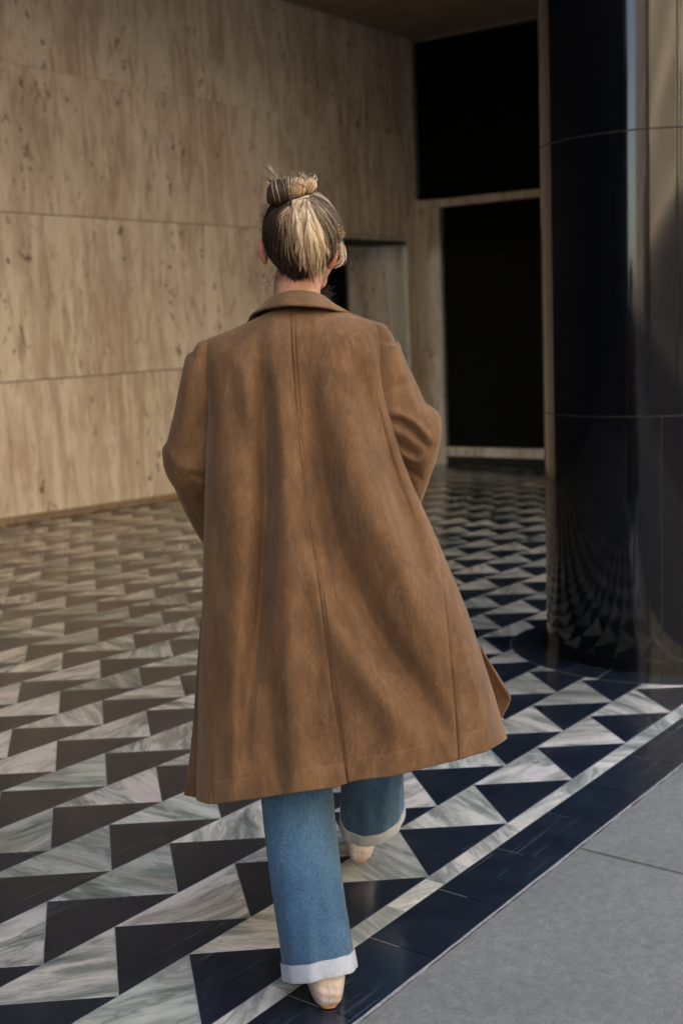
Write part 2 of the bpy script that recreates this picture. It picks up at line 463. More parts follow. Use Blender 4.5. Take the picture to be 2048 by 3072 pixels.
ub = me_from([(-40, ys1 - 4.15, -.03), (50, ys1 - 4.15, -.03), (50, ys1, -.03), (-40, ys1, -.03)], [(0, 1, 2, 3)])
fpart('joint_bed', ub, DARKJOINT, parent=side)
kerb = box_data(0, 90, ys1 - 4.17, ys1 - 4.02, -.3, -.003, .012); kme = bpy.data.meshes.new('kerb'); kerb.to_mesh(kme); kerb.free()
k_o = link('kerb', kme, CONC); k_o.matrix_world = FM @ Matrix.Translation((-40, 0, 0)); tag(k_o, kind='structure')
ASPH = mat_plain('asphalt', (.035, .035, .037), .85, .25, 60, .3)
GRND = mat_plain('ground_earth', (.10, .10, .10), .9, .2, 5)
for nm, y0_, y1_, z, mt in (('road', ys1 - 16.5, ys1 - 4.1, -.13, ASPH), ):
    o = link(nm, me_from([(-120, y0_, z), (120, y0_, z), (120, y1_, z), (-120, y1_, z)], [(0, 1, 2, 3)]), mt); o.matrix_world = FM.copy(); tag(o, kind='structure')
o = link('far_pavement', me_from([(-120, -23, -.02), (120, -23, -.02), (120, ys1 - 16.4, -.02), (-120, ys1 - 16.4, -.02), (120, ys1 - 16.4, -.2), (-120, ys1 - 16.4, -.2)], [(0, 1, 2, 3), (3, 2, 4, 5)]), CONC); o.matrix_world = FM.copy(); tag(o, kind='structure')
o = link('ground', me_from([(-400, -400, -.25), (400, -400, -.25), (400, 400, -.25), (-400, 400, -.25)], [(0, 1, 2, 3)]), GRND); o.matrix_world = FM.copy(); tag(o, kind='structure')
line_me = me_from([(0, 0, -.126), (3, 0, -.126), (3, .12, -.126), (0, .12, -.126)], [(0, 1, 2, 3)]); WHITE = mat_plain('road_paint', (.7, .7, .68), .7, .15, 30)
line_me.materials.append(WHITE)
for k in range(-5, 6):
    o = link('lane_marking', line_me); o.matrix_world = FM @ Matrix.Translation((k * 9, ys1 - 10.3, 0)); tag(o, kind='structure')

# ------------------------------------------------------------------ travertine wall on the left
YW = 7.686; XD = 12.631; ZC = 3.181 + OZ
wall = empty('travertine_wall', (9, YW, 0)); tag(wall, 'tall pale travertine panelled wall with brown vertical veining left of the walker', 'wall')
X_END = 12.39; X_OP = 10.15; Z_OP = .914 + OZ
zj = [-.55, -.342 + OZ, .962 + OZ, 2.089 + OZ, ZC + .3]
g_ = .0038
def wpanel(x0, x1, z0, z1, y0=YW, th=.06, parent=wall, name='wall_panel'):
    o = box(name, x0 + g_ * .3, x1 - g_ * .3, y0, y0 + th, z0 + (g_ if z0 < 3.4 else .0012), z1 - (g_ if z1 < 3.4 else .0012), TRAV, None, .0012)
    o.parent = parent; o.matrix_parent_inverse = Matrix.Translation(parent.location).inverted(); return o
XL = 6.1
for i, (za, zb) in enumerate(zip(zj[:-1], zj[1:])):
    cuts = [XL, X_OP, X_END] if i < 2 else [XL, X_END]
    for x0, x1 in zip(cuts[:-1], cuts[1:]):
        if x0 >= X_OP - .01 and za < Z_OP:
            continue
        wpanel(x0, x1, za, zb)
wpanel(X_OP, X_END, Z_OP, zj[2] - .003)
wpanel(X_END, XD, -.6, zj[3] - .9, YW + .0, .06); wpanel(X_END, XD, zj[3] - .9, ZC + .3, YW, .06)
bk = box('backing_wall', XL, X_OP - .02, YW + .063, YW + .4, -.6, ZC + .3, DARKJOINT); bk.parent = wall; bk.matrix_parent_inverse = Matrix.Translation(wall.location).inverted()
bk = box('backing_wall', X_OP - .02, X_END - .05, YW + .063, YW + .4, Z_OP + .002, ZC + .3, DARKJOINT); bk.parent = wall; bk.matrix_parent_inverse = Matrix.Translation(wall.location).inverted()
def par(o, p): o.parent = p; o.matrix_parent_inverse = Matrix.Translation(p.location).inverted(); return o
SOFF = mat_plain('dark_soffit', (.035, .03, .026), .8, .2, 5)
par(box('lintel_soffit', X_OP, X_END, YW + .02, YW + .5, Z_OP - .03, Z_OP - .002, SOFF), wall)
# skirting ledge that follows the sloping floor
bv = []; bf = []
for i, x in enumerate(np.linspace(XL, X_OP, 9)):
    zf = fl(x - FO.x, YW - FO.y).z
    sec = [(YW - .002, zf + .062), (YW - .022, zf + .058), (YW - .024, zf + .012), (YW - .010, zf - .02)]
    bv += [(x, y, z) for y, z in sec]
    if i: bf += [(4 * i - 4 + j, 4 * i + j, 4 * i + j + 1, 4 * i - 4 + j + 1) for j in range(3)]
sk = link('skirting', me_from(bv, bf), mat_plain('brown_stone_skirting', (.25, .185, .13), .5, .3, 14)); par(sk, wall)

# ------------------------------------------------------------------ end wall with the dark doorway
dw = empty('entrance_wall', (XD, 7, 0)); tag(dw, 'shadowed travertine end wall around a tall black doorway behind the column', 'wall')
YD = 7.35                                        # left edge of the doorway
def ybox(name, y0, y1, z0, z1, mat, x0=XD, x1=XD + .06, parent=dw, c=.0012): return par(box(name, x0, x1, y0, y1, z0, z1, mat, None, c), parent)
ybox('wall_panel', YD + .035, 8.69, -.7, zj[1], TRAV); ybox('wall_panel', YD + .035, 8.69, zj[1] + .004, 1.392 + OZ, TRAV)
ybox('wall_panel', 8.69, 8.72, -.7, 2.5, TRIM, XD - .01, XD + .05)
ybox('side_door', 8.72, 9.7, -.7, 2.55, BLACK, XD + .03, XD + .06)
ybox('upper_panel', 4.6, 7.655, 1.467 + OZ, 3.145 + OZ, BLACK, XD + .02, XD + .06)
ybox('upper_panel', 1.6, 4.59, 1.467 + OZ, 3.145 + OZ, BLACK, XD + .02, XD + .06)
ybox('frame', 7.657, 7.684, 1.396 + OZ, 3.181 + OZ, TRIM, XD - .012, XD + .05)
ybox('frame', 1.6, 7.657, 3.147 + OZ, 3.185 + OZ, mat_plain('pale_trim', (.30, .25, .22), .5, .2, 10), XD - .012, XD + .05)
ybox('lintel', 6.62, YD + .03, 1.292 + OZ, 1.375 + OZ, TRAV, XD - .02, XD + .06)
ybox('lintel', 1.6, 6.612, 1.292 + OZ, 1.375 + OZ, TRAV, XD - .02, XD + .06)
ybox('upper_rail', 1.6, 7.655, 1.378 + OZ, 1.464 + OZ, BLACK, XD - .0, XD + .05)
ybox('frame', YD, YD + .032, -1.49 + OZ, 1.29 + OZ, TRIM, XD - .012, XD + .05)
ybox('door', 6.2, YD - .002, -1.475 + OZ, 1.29 + OZ, BLACK, XD + .03, XD + .06)
ybox('door', 4.9, 6.195, -1.475 + OZ, 1.29 + OZ, BLACK, XD + .03, XD + .06)
ybox('door', 3.6, 4.895, -1.475 + OZ, 1.29 + OZ, BLACK, XD + .03, XD + .06)
ybox('wall_panel', 1.6, 3.595, -.8, 1.29 + OZ, TRAV, XD, XD + .06)
ybox('threshold', 6.60, YD + .0, -1.585 + OZ, -1.478 + OZ, TRAV, XD - .06, XD + .06); ybox('threshold', 3.6, 6.592, -1.585 + OZ, -1.478 + OZ, TRAV, XD - .06, XD + .06)
ybox('riser', 3.6, YD, -.7, -1.588 + OZ, DARKJOINT, XD - .03, XD + .06)
ybox('core', 1.6, 9.9, -.9, ZC + .3, DARKJOINT, XD + .065, XD + .4)

# lobby shell that closes the space off to the left and behind (dark stone), with two added light-blocking pieces
DST = mat_plain('dark_stone_cladding', (.012, .012, .014), .45, .3, 4, spec=.3)
shadew = tag(box('shade_block', 9.6, XD - .07, 1.5, 3.8, -.8, ZC - .002, DST), 'added dark block hidden behind the round column, shading the end wall', 'wall')  # unseen block, added to keep daylight off the end wall
inner = tag(box('inner_lobby_wall', X_OP - .3, XD + .2, 9.75, 9.95, -.9, ZC, DST), 'dark wall at the back of the side passage beyond the travertine wall', 'wall')
lw = tag(box('dark_lobby_wall', -16, XL - .02, YW + .01, YW + .3, -.6, ZC + .3, DST), 'dark stone wall continuing the travertine wall outside the picture', 'wall')
lw2 = tag(box('lobby_back_wall', -16.3, -16, 1.6, YW + .3, -.6, ZC + .3, DST), 'dark stone wall closing the far end of the arcade', 'wall')
sidew = tag(box('arcade_shade_wall', -16, -2.5, 1.5, 2.1, -.8, ZC - .002, DST), 'added dark wall at the arcade edge outside the picture, blocking street light', 'wall')  # unseen, added to cut the street light reaching the end wall
ceil = tag(box('ceiling', -16, XD + .5, 1.45, 10, ZC, ZC + .25, CEIL), kind='structure')
# ceiling reveal line beside the entrance wall
bld = empty('shading_tower', (0, 8, ZC)); tag(bld, 'unseen upper storeys added above the arcade to block the sun', 'building')  # unseen mass, added and sized to shade arcade and near street
FAC = mat_plain('tower_facade_stone', (.32, .29, .25), .7, .15, 2)
GLS = M('window_glass', .06); GLS.col((.02, .025, .03)); GLS = GLS.m
par(box('facade', -45, 60, 1.45, 22, ZC + .26, 24.5, FAC), bld)
wme = box_data(0, 1.5, 1.40, 1.46, 0, 2.0, 0); wm_ = bpy.data.meshes.new('window'); wme.to_mesh(wm_); wme.free(); wm_.materials.append(GLS)
for i in range(-12, 18):
    for j in range(5):
        o = link('window', wm_); par(o, bld); o.location = (i * 2.6 , 0, ZC + 1.4 + j * 3.5)

# ------------------------------------------------------------------ the round column
colm = empty('round_column', fl(*COLC)); tag(colm, 'thick polished black granite column with reflections standing at the pavement edge', 'column')
CB = fl(*COLC)
def col_hit(x, y):
    d = ray(x, y); o_ = EYE - CB; a = d.x ** 2 + d.y ** 2; b = 2 * (d.x * o_.x + d.y * o_.y); c = o_.x ** 2 + o_.y ** 2 - COLR ** 2
    t = (-b - math.sqrt(max(0, b * b - 4 * a * c))) / (2 * a); return EYE + d * t
z1 = col_hit(1510, 294).z; z2 = col_hit(1510, 956).z
jp = col_hit(1519, 1300); ja = math.atan2(jp.y - CB.y, jp.x - CB.x)
def arc_panel(a0, a1, z0, z1, R=COLR, th=.04, c=.0015):
    n = 64; prof = [(R - th, z0), (R - c, z0), (R, z0 + c), (R, z1 - c), (R - c, z1), (R - th, z1)]
    g = .0016 / R; V = []; Fc = []; sm = []
    for j in range(5):
        o0 = len(V)
        for i in range(n + 1):
            t = a0 + g + (a1 - a0 - 2 * g) * i / n
            for r, z in prof[j:j + 2]: V.append((CB.x + r * math.cos(t), CB.y + r * math.sin(t), z))
        for i in range(n): Fc.append((o0 + 2 * i, o0 + 2 * i + 2, o0 + 2 * i + 3, o0 + 2 * i + 1)); sm.append(j == 2)
    for t in (a0 + g, a1 - g):
        o0 = len(V); V += [(CB.x + r * math.cos(t), CB.y + r * math.sin(t), z) for r, z in prof]; Fc.append(tuple(range(o0, o0 + 6))); sm.append(False)
    me = me_from(V, Fc); me.polygons.foreach_set('use_smooth', sm); me.update()
    return me
courses = [(CB.z - .03, z2 - .0015, ja), (z2 + .0015, z1 - .0015, ja + .38), (z1 + .0015, z1 + 1.25, ja + .45), (z1 + 1.253, ZC - .002, ja + 1.0)]
for z0_, z1_, a_ in courses:
    for k in range(3):
        par(link('column_panel', arc_panel(a_ + k * 2.0944, a_ + (k + 1) * 2.0944, z0_, z1_), GRAN), colm)
cv = []; cf = []
for i in range(64):
    t = 2 * math.pi * i / 64
    for z in (CB.z - .05, ZC): cv.append((CB.x + (COLR - .0035) * math.cos(t), CB.y + (COLR - .0035) * math.sin(t), z))
cf = [(2 * i, (2 * i + 2) % 128, (2 * i + 3) % 128, 2 * i + 1) for i in range(64)]
par(link('column_core', me_from(cv, cf, True), mat_plain('grey_joint_filler', (.09, .085, .085), .8, .2, 20)), colm)

# ------------------------------------------------------------------ far side of the street (seen only in the reflections)
def far_building(name, label, x0, x1, y, h, wallc, nb, ny, pier=.35, rec=.07):
    b = empty(name, (x0, y, -.5)); tag(b, label, 'building', 'buildings across the street')
    W = mat_plain(name + '_stone', wallc, .75, .12, 1.5); y = -y if False else y
    par(box('wall', x0, x1, y - 14, y - rec, -2, h, W), b)
    bw = (x1 - x0) / nb; pm_ = box_data(-bw * pier / 2, bw * pier / 2, -rec, .05, 0, h + 1.9, .0); me = bpy.data.meshes.new('pier'); pm_.to_mesh(me); pm_.free(); me.materials.append(W)
    fh = h / ny
    gm = box_data(bw * pier / 2 + .08, bw * (1 - pier / 2) - .08, -rec - .01, -rec + .04, .9, fh - .35); gme = bpy.data.meshes.new('window'); gm.to_mesh(gme); gm.free(); gme.materials.append(GLS)
    for i in range(nb + 1):
        o = link('pier', me); par(o, b); o.location = (x0 + i * bw, y, -1.9)
    for i in range(nb):
        for j in range(ny):
            o = link('window', gme); par(o, b); o.location = (x0 + i * bw, y, j * fh)
    par(box('cornice', x0 - .2, x1 + .2, y - 2, y + .35, h, h + .6, W), b)
    return b
far_building('stone_office_block', 'sunlit cream stone office block opposite the arcade', -34, -9.5, -17.5, 19, (.70, .60, .47), 14, 5, .5)
far_building('brick_office_block', 'dark brick block beside the cream block across the street', -75, -36, -15.0, 34, (.30, .22, .18), 14, 10)
far_building('pale_corner_block', 'pale plastered corner block across the street', -7.5, 22, -17.5, 17, (.70, .62, .50), 16, 5, .5)
far_building('grey_tower_block', 'grey block further along the far pavement', 26, 60, -18.0, 26, (.38, .35, .32), 12, 8)

# ================================================================== THE WALKER
A0 = 2.79
def np3(v): return np.array(v[:])
# ---- fold lines on the coat (x, y in the picture, height towards the camera)
folds = [
 ([(596, 790), (604, 900), (612, 1050), (606, 1250), (590, 1450), (565, 1640)], -.034, 21),
 ([(470, 880), (520, 1050), (545, 1250), (525, 1600), (515, 1800)], .020, 36),
 ([(600, 800), (640, 900), (655, 1100), (662, 1300), (668, 1550), (690, 1800)], .026, 27),
 ([(705, 900), (740, 1080), (775, 1250), (850, 1420), (950, 1570), (1012, 1680)], -.036, 32),
 ([(812, 820), (850, 930), (890, 1050), (930, 1180), (975, 1330)], -.030, 24),
 ([(760, 830), (800, 1000), (860, 1180), (950, 1350), (1012, 1500)], .030, 40),
 ([(700, 1230), (745, 1390), (820, 1530), (920, 1660), (955, 1715)], .024, 27),
 ([(545, 810), (565, 870), (570, 960)], .014, 16),
 ([(615, 1560), (630, 1680), (636, 1800)], -.014, 22),
 ([(870, 1560), (900, 1680), (905, 1770)], .012, 22),
 ([(1080, 1400), (1100, 1560), (1118, 1690)], .016, 22),
 ([(500, 1450), (510, 1600), (512, 1800)], -.012, 15),
]
seam_lines = [
 ([(666, 706), (670, 800), (677, 900), (690, 1040), (708, 1180), (730, 1330), (750, 1480), (772, 1640), (797, 1800)], -.0050, 2.6),
 ([(675, 706), (679, 800), (686, 900), (698, 1040), (716, 1180), (738, 1330), (757, 1480), (779, 1640), (799, 1800)], -.0028, 2.2),
 ([(996, 1210), (1008, 1290), (1024, 1420), (1036, 1540), (1046, 1650), (1053, 1745)], -.0042, 2.6),
 ([(474, 1480), (478, 1600), (484, 1720), (491, 1848)], -.0040, 2.6),
]
hem_stitch = None
def fold_h(px, py, lst):
    h = np.zeros_like(px)
    for pts, amp, sg in lst:
        if 5 < sg and amp < 0 and sg > 18: sg = sg * .72
        pts = np.array(pts, float)
        q = catmull(pts, 60)
        ys_ = q[:, 1]; 
        if abs(pts[-1][1] - pts[0][1]) > 1.2 * abs(pts[-1][0] - pts[0][0]):
            xc = np.interp(py, ys_, q[:, 0])
            t = (py - ys_[0]) / (ys_[-1] - ys_[0])
            # slope correction
            sl_ = np.gradient(q[:, 0], ys_); s_ = np.interp(py, ys_, sl_)
            d = (px - xc) / np.sqrt(1 + s_ ** 2)
        else:
            o = np.argsort(q[:, 0]); yc = np.interp(px, q[o, 0], q[o, 1]); d = py - yc; t = (px - pts[0][0]) / (pts[-1][0] - pts[0][0])
        k = 22 if sg < 5 else 5.5
        w = 1 / (1 + np.exp(-np.clip(k * t * 2, -50, 50) + 1)) * 1 / (1 + np.exp(np.clip(k * 2 * (t - 1), -50, 50) + (.0 if sg > 5 else -3)))
        h += amp * w * np.exp(-(d / sg) ** 2 * .5) * (1.0)
    return h
def smooth_noise(px, py, sx, sy, seed):
    r = np.random.default_rng(seed); G = r.normal(size=(40, 40))
    u = (px / sx) % 38; v = (py / sy) % 38
    i = u.astype(int); j = v.astype(int); fu = u - i; fv = v - j
    fu = fu * fu * (3 - 2 * fu); fv = fv * fv * (3 - 2 * fv)
    return (G[j, i] * (1 - fu) * (1 - fv) + G[j, i + 1] * fu * (1 - fv) + G[j + 1, i] * (1 - fu) * fv + G[j + 1, i + 1] * fu * fv)
Ledge = [(750, 470), (790, 455), (800, 459), (830, 468), (860, 472), (900, 478), (960, 478), (1050, 474), (1200, 470), (1400, 465), (1550, 459), (1700, 455), (1838, 452)]
Redge = [(700, 880), (748, 889), (765, 884), (800, 878), (850, 876), (900, 882), (950, 894), (1000, 908), (1060, 925), (1120, 948), (1200, 985), (1300, 1028), (1400, 1070), (1500, 1103), (1600, 1134), (1697, 1163)]
topc = [(0, 792), (.06, 777), (.18, 758), (.33, 727), (.40, 712), (.5, 703), (.62, 702), (.72, 712), (.80, 720), (.93, 739), (1, 749)]
hemc = [(452, 1838), (478, 1847), (492, 1847), (600, 1832), (700, 1817), (770, 1808), (794, 1800), (799, 1796), (830, 1791), (900, 1782), (1000, 1757), (1050, 1745), (1120, 1724), (1150, 1706), (1163, 1696)]
def coat_sheet(side, nu=480, nv=430, u_lo=0.0, u_hi=1.0):
    """side -1 is the back of the coat (towards the camera), +1 the front"""
    t = np.linspace(u_lo, u_hi, nu); u = t
    if side < 0: u = .5 - .5 * np.cos(np.pi * np.linspace(0, 1, nu)); u = .45 * u + .55 * np.linspace(0, 1, nu)
    v = np.linspace(0, 1, nv) ** 1.15
    U, V = np.meshgrid(u, v)
    ytop = np.interp(U, [a for a, b in topc], [b for a, b in topc])
    ysL = 792 + (1838 - 792) * V; ysR = 749 + (1697 - 749) * V
    L = np.interp(ysL, [a for a, b in Ledge], [b for a, b in Ledge]); R_ = np.interp(ysR, [a for a, b in Redge], [b for a, b in Redge])
    X = L + (R_ - L) * U
    yh = np.interp(X, [a for a, b in hemc], [b for a, b in hemc])
    yh1 = np.interp(L[-1, 0] + (R_[-1, 0] - L[-1, 0]) * U, [a for a, b in hemc], [b for a, b in hemc])
    Y = ytop + (yh1 - ytop) * V
    X0, Y0 = X.copy(), Y.copy()
    rise = np.sqrt(np.clip(1 - (1 - np.clip(V / .075, 0, 1)) ** 2, 0, 1))
    n = 3.4
    prof = np.clip(1 - np.abs(2 * U - 1) ** n, 0, 1) ** (1 / n)
    T = np.interp(V, [0, .1, .3, .6, 1], [.115, .135, .150, .185, .250])
    a0 = np.interp(V, [0, .3, 1], [2.80, 2.79, 2.79])
    dep = a0 + side * T * prof * (.12 + .88 * rise)
    if side < 0:
        fade = np.clip(rise, 0, 1)
        edge = np.clip(np.minimum(U, 1 - U) / .05, 0, 1)
        h = fold_h(X, Y, folds) * fade * (.25 + .75 * edge) * 1.3
        h += fold_h(X, Y, seam_lines)
        h += .0016 * smooth_noise(X, Y, 60, 230, 3) * fade * edge
        # turned-up hem
        hb = np.clip((yh1 - Y), 0, 200)
        h += -.0010 * np.exp(-((hb - 52) / 3.0) ** 2) + .0008 * (hb < 50)
        # back vent: the left flap lies a little over the right one
        vx = np.interp(Y, [1480, 1640, 1800], [750, 772, 797])
        h += .0045 * np.clip((Y - 1560) / 240, 0, 1) / (1 + np.exp(np.clip((X - vx) / 2.0, -40, 40)))
        dep = dep - h
    P = np.zeros(X.shape + (3,))
    # vectorised PX
    xs_ = (X * K - 1024) / F; ysv = (Y * K - 1536) / F
    D = xs_[..., None] * np3(RT) - ysv[..., None] * np3(UP) + np3(FW)
    s = dep / (D @ np3(AW))
    P = np3(EYE) + D * s[..., None]
    return P
def px_grid(X, Y, A):
    xs_ = (X * K - 1024) / F; ysv = (Y * K - 1536) / F
    D = xs_[..., None] * np3(RT) - ysv[..., None] * np3(UP) + np3(FW)
    return np3(EYE) + D * (A / (D @ np3(AW)))[..., None]

# ---- the body: one continuous surface
def capsule(bm, p, q, r0, r1, n=18):
    p = Vector(p); q = Vector(q); d = q - p; L_ = max(d.length, 1e-5)
    rot = d.to_track_quat('Z', 'Y').to_matrix()
    rings = []
    for k in range(7):
        t = -math.pi / 2 + (math.pi / 2) * k / 6; rings.append((r0 * math.sin(t), r0 * math.cos(t)))
    for k in range(7):
        t = (math.pi / 2) * k / 6; rings.append((L_ + r1 * math.sin(t), r1 * math.cos(t)))
    vs = []
    for z, r in rings:
        r = max(r, 1e-4); vs.append([bm.verts.new(p + rot @ Vector((r * math.cos(2 * math.pi * i / n), r * math.sin(2 * math.pi * i / n), z))) for i in range(n)])
    for a, b in zip(vs[:-1], vs[1:]):
        for i in range(n): bm.faces.new((a[i], a[(i + 1) % n], b[(i + 1) % n], b[i]))
    bm.faces.new(vs[0][::-1]); bm.faces.new(vs[-1])
AXM = Matrix((RH, AW, Vector((0, 0, 1)))).transposed()
def ellipsoid(bm, c, rx, ra, rz, rot=None, n=24):
    mt = Matrix.Translation(c) @ (AXM.to_4x4()) @ (rot.to_4x4() if rot else Matrix.Identity(4)) @ Matrix.Diagonal((rx, ra, rz, 1))
    bmesh.ops.create_uvsphere(bm, u_segments=n, v_segments=n // 2 + 2, radius=1, matrix=mt)
bm = bmesh.new()
HR = Matrix.Rotation(math.radians(-14), 3, 'Z')       # head turned a little to the right
HC = HZ(803, 945, 2.815)
def hd(x, a, z): return HC + AXM @ (HR @ Vector((x, a, z)))
ellipsoid(bm, HC, .074, .092, .092, HR)               # skull
ellipsoid(bm, hd(0, .035, -.045), .062, .058, .070, HR)   # face
ellipsoid(bm, hd(0, .055, -.098), .040, .040, .028, HR)   # jaw
ellipsoid(bm, hd(0, .085, -.112), .018, .016, .014, HR)   # chin
capsule(bm, hd(0, .090, -.010), hd(0, .112, -.048), .007, .011)  # nose
ellipsoid(bm, hd(0, .099, -.052), .016, .009, .008, HR)
ellipsoid(bm, hd(0, .090, -.078), .022, .010, .005, HR); ellipsoid(bm, hd(0, .088, -.086), .020, .010, .006, HR)  # lips
for s in (-1, 1):
    ellipsoid(bm, hd(s * .032, .075, .004), .020, .012, .007, HR)   # brow
    ellipsoid(bm, hd(s * .040, .068, -.045), .020, .020, .020, HR)  # cheek
capsule(bm, HZ(790, 1250, 2.825), HZ(735, 1720, 2.825), .050, .054)
ellipsoid(bm, PX(680, 770, 2.81), .13, .055, .05)
for k_ in range(5):
    ellipsoid(bm, PX(672 + 12 * k_, 850 + 75 * k_, 2.835), (.135, .125, .115, .125, .15)[k_], .085, .09)
capsule(bm, PX(560, 805, 2.825), PX(790, 790, 2.825), .042, .042)
ellipsoid(bm, PX(740, 1200, 2.835), .15, .095, .10)
# arms into the front pockets
arms = (((PX(505, 830, 2.82), PX(452, 1050, 2.84), PX(500, 1200, 3.00), PX(560, 1262, 3.0)), 1),
        ((PX(835, 805, 2.82), PX(935, 1010, 2.84), PX(930, 1110, 2.99), PX(880, 1185, 3.0)), -1))
for (sh, el, wr, hn), sgn in arms:
    capsule(bm, sh, el, .045, .034); capsule(bm, el, wr, .034, .023); capsule(bm, wr, wr.lerp(hn, .75), .026, .030)
    d = (hn - wr).normalized(); sdv = RH
    for k, (o_, ln) in enumerate(((-.030, .052), (-.011, .066), (.009, .070), (.028, .062))):
        b0 = wr.lerp(hn, .9) + sdv * o_; b1 = b0 + d * ln * .55; b2 = b1 + (d * .7 - AW * .5).normalized() * ln * .45
        capsule(bm, b0, b1, .0095, .0088, 10); capsule(bm, b1, b2, .0088, .0075, 10)
    t0 = wr.lerp(hn, .35) + sdv * (.028 * sgn); capsule(bm, t0, t0 + (d + sdv * sgn * .7).normalized() * .052, .012, .009, 10)
# legs
heelN = floor_hit(757, 2322) + Vector((0, 0, .001)); heelF = PX(826, 1984, 3.115)
near_ankle = heelN + Vector((0, 0, .10)) + AW * .055; far_ankle = heelF + Vector((0, 0, .10)) + AW * .055
kn = PX(680, 1700, 2.76); cn = PX(694, 1930, 2.635); kf = PX(850, 1560, 2.985)
for hip, knee, calf, ank in ((PX(690, 1230, 2.80), kn, cn, near_ankle), (PX(800, 1220, 2.84), kf, kf.lerp(far_ankle, .4), far_ankle)):
    capsule(bm, hip, knee, .070, .048); capsule(bm, knee, calf, .046, .044); capsule(bm, calf, ank, .044, .028)
def foot_axes(heel, yaw, pitch):
    f = (AW * math.cos(yaw) + RH * math.sin(yaw)); f = (f * math.cos(pitch) + Vector((0, 0, 1)) * math.sin(pitch)).normalized()
    s = f.cross(Vector((0, 0, 1))).normalized(); u = s.cross(f)
    return f, s, u
axN = foot_axes(heelN, math.radians(-6), 0.0); axF = foot_axes(heelF, math.radians(4), math.radians(3))
for heel, (f, s, u), ank in ((heelN, axN, near_ankle), (heelF, axF, far_ankle)):
    capsule(bm, heel + f * .045 + u * .036, heel + f * .15 + u * .027, .022, .020); capsule(bm, heel + f * .14 + u * .026, heel + f * .195 + u * .02, .020, .013)
    capsule(bm, ank, heel + f * .05 + u * .04, .031, .027)
    for k in range(5): b0 = heel + f * (.195 - abs(k - 1) * .004) + s * (.02 - .01 * k) + u * .016; capsule(bm, b0, b0 + f * .02, .007, .006, 8)
bme = bpy.data.meshes.new('person_raw'); bm.to_mesh(bme); bm.free()
tmp = bpy.data.objects.new('tmp', bme); COL.objects.link(tmp)
md = tmp.modifiers.new('r', 'REMESH'); md.mode = 'VOXEL'; md.voxel_size = .0048; md.use_smooth_shade = True
ms = tmp.modifiers.new('s', 'SMOOTH'); ms.factor = .6; ms.iterations = 5
bpy.context.view_layer.update()
bme2 = bpy.data.meshes.new_from_object(tmp.evaluated_get(bpy.context.evaluated_depsgraph_get()))
bpy.data.objects.remove(tmp); bme2.name = 'person'
bme2.polygons.foreach_set('use_smooth', [True] * len(bme2.polygons))
person = link('person', bme2, SKIN)
person.data.materials.clear(); person.data.materials.append(SKIN)
tag(person, 'person walking away in a long tan suede coat, blue jeans and blond bun', 'person')
# shared helper: keep the world coordinates but hang under the person (person sits at the origin)
def wear(name, me, mat, parent=person, label=None):
    o = link(name, me, mat, parent)
    if label: o['label'] = label
    return o
# ears
def ear(name, c, w, h, rz, flip):
    n, k = 26, 10; P = np.zeros((k, n, 3)); bme_ = []
    bm_ = bmesh.new(); ellipsoid(bm_, Vector((0, 0, 0)), .010, .004, .020)
    bm_.free()
    V = []; Fc = []
    prof = [(0, .003), (.45, -.001), (.72, .002), (.9, .0055), (1.0, .003), (.96, -.003), (.7, -.006), (0, -.006)]
    for i in range(n):
        t = 2 * math.pi * i / n; rx = w * (1 + .12 * math.sin(t)) ; rz_ = h
        lob = 1 - .28 * max(0, -math.sin(t)) ** 2
        for r, d in prof: V.append((r * rx * math.cos(t) * lob, d, r * rz_ * math.sin(t)))
    m_ = len(prof)
    for i in range(n):
        for j in range(m_ - 1): Fc.append((i * m_ + j, ((i + 1) % n) * m_ + j, ((i + 1) % n) * m_ + j + 1, i * m_ + j + 1))
    me = me_from(V, Fc, True); me.transform(Matrix.Translation(c) @ AXM.to_4x4() @ Matrix.Rotation(rz, 4, 'Z') @ Matrix.Rotation(math.radians(-8 * flip), 4, 'Y'))
    return wear(name, me, EARM)
EARM = M('ear_skin', .5, spec=.3); EARM.col((.55, .22, .155)); EARM.set('Subsurface Weight', .25); EARM.set('Subsurface Radius', (1, .2, .1)); EARM.set('Subsurface Scale', .01); EARM = EARM.m
ear('ear', HZ(398, 1125, 2.818), .015, .028, math.radians(58), 1)
ear('ear', HZ(1112, 1165, 2.80), .018, .031, math.radians(-38), -1)
# eyes
ew = mat_plain('eye_white', (.8, .8, .78), .2, .02, 5)
for s in (-1, 1):
    bm_ = bmesh.new(); ellipsoid(bm_, hd(s * .031, .077, -.012), .012, .012, .010, HR, 14); me = bpy.data.meshes.new('eye'); bm_.to_mesh(me); bm_.free()
    wear('eye', me, ew)

# ---- coat
Pb = coat_sheet(-1); me = grid(Pb)
coat = wear('coat', me, SUEDE)
sol = coat.modifiers.new('thickness', 'SOLIDIFY'); sol.thickness = .003; sol.offset = 0
for lo, hi in ((0, .455), (.545, 1)):
    Pf = coat_sheet(1, 70, 90, lo, hi)
    fp = wear('front_panel', grid(Pf), SUEDE, coat); fp.modifiers.new('thickness', 'SOLIDIFY').thickness = .003
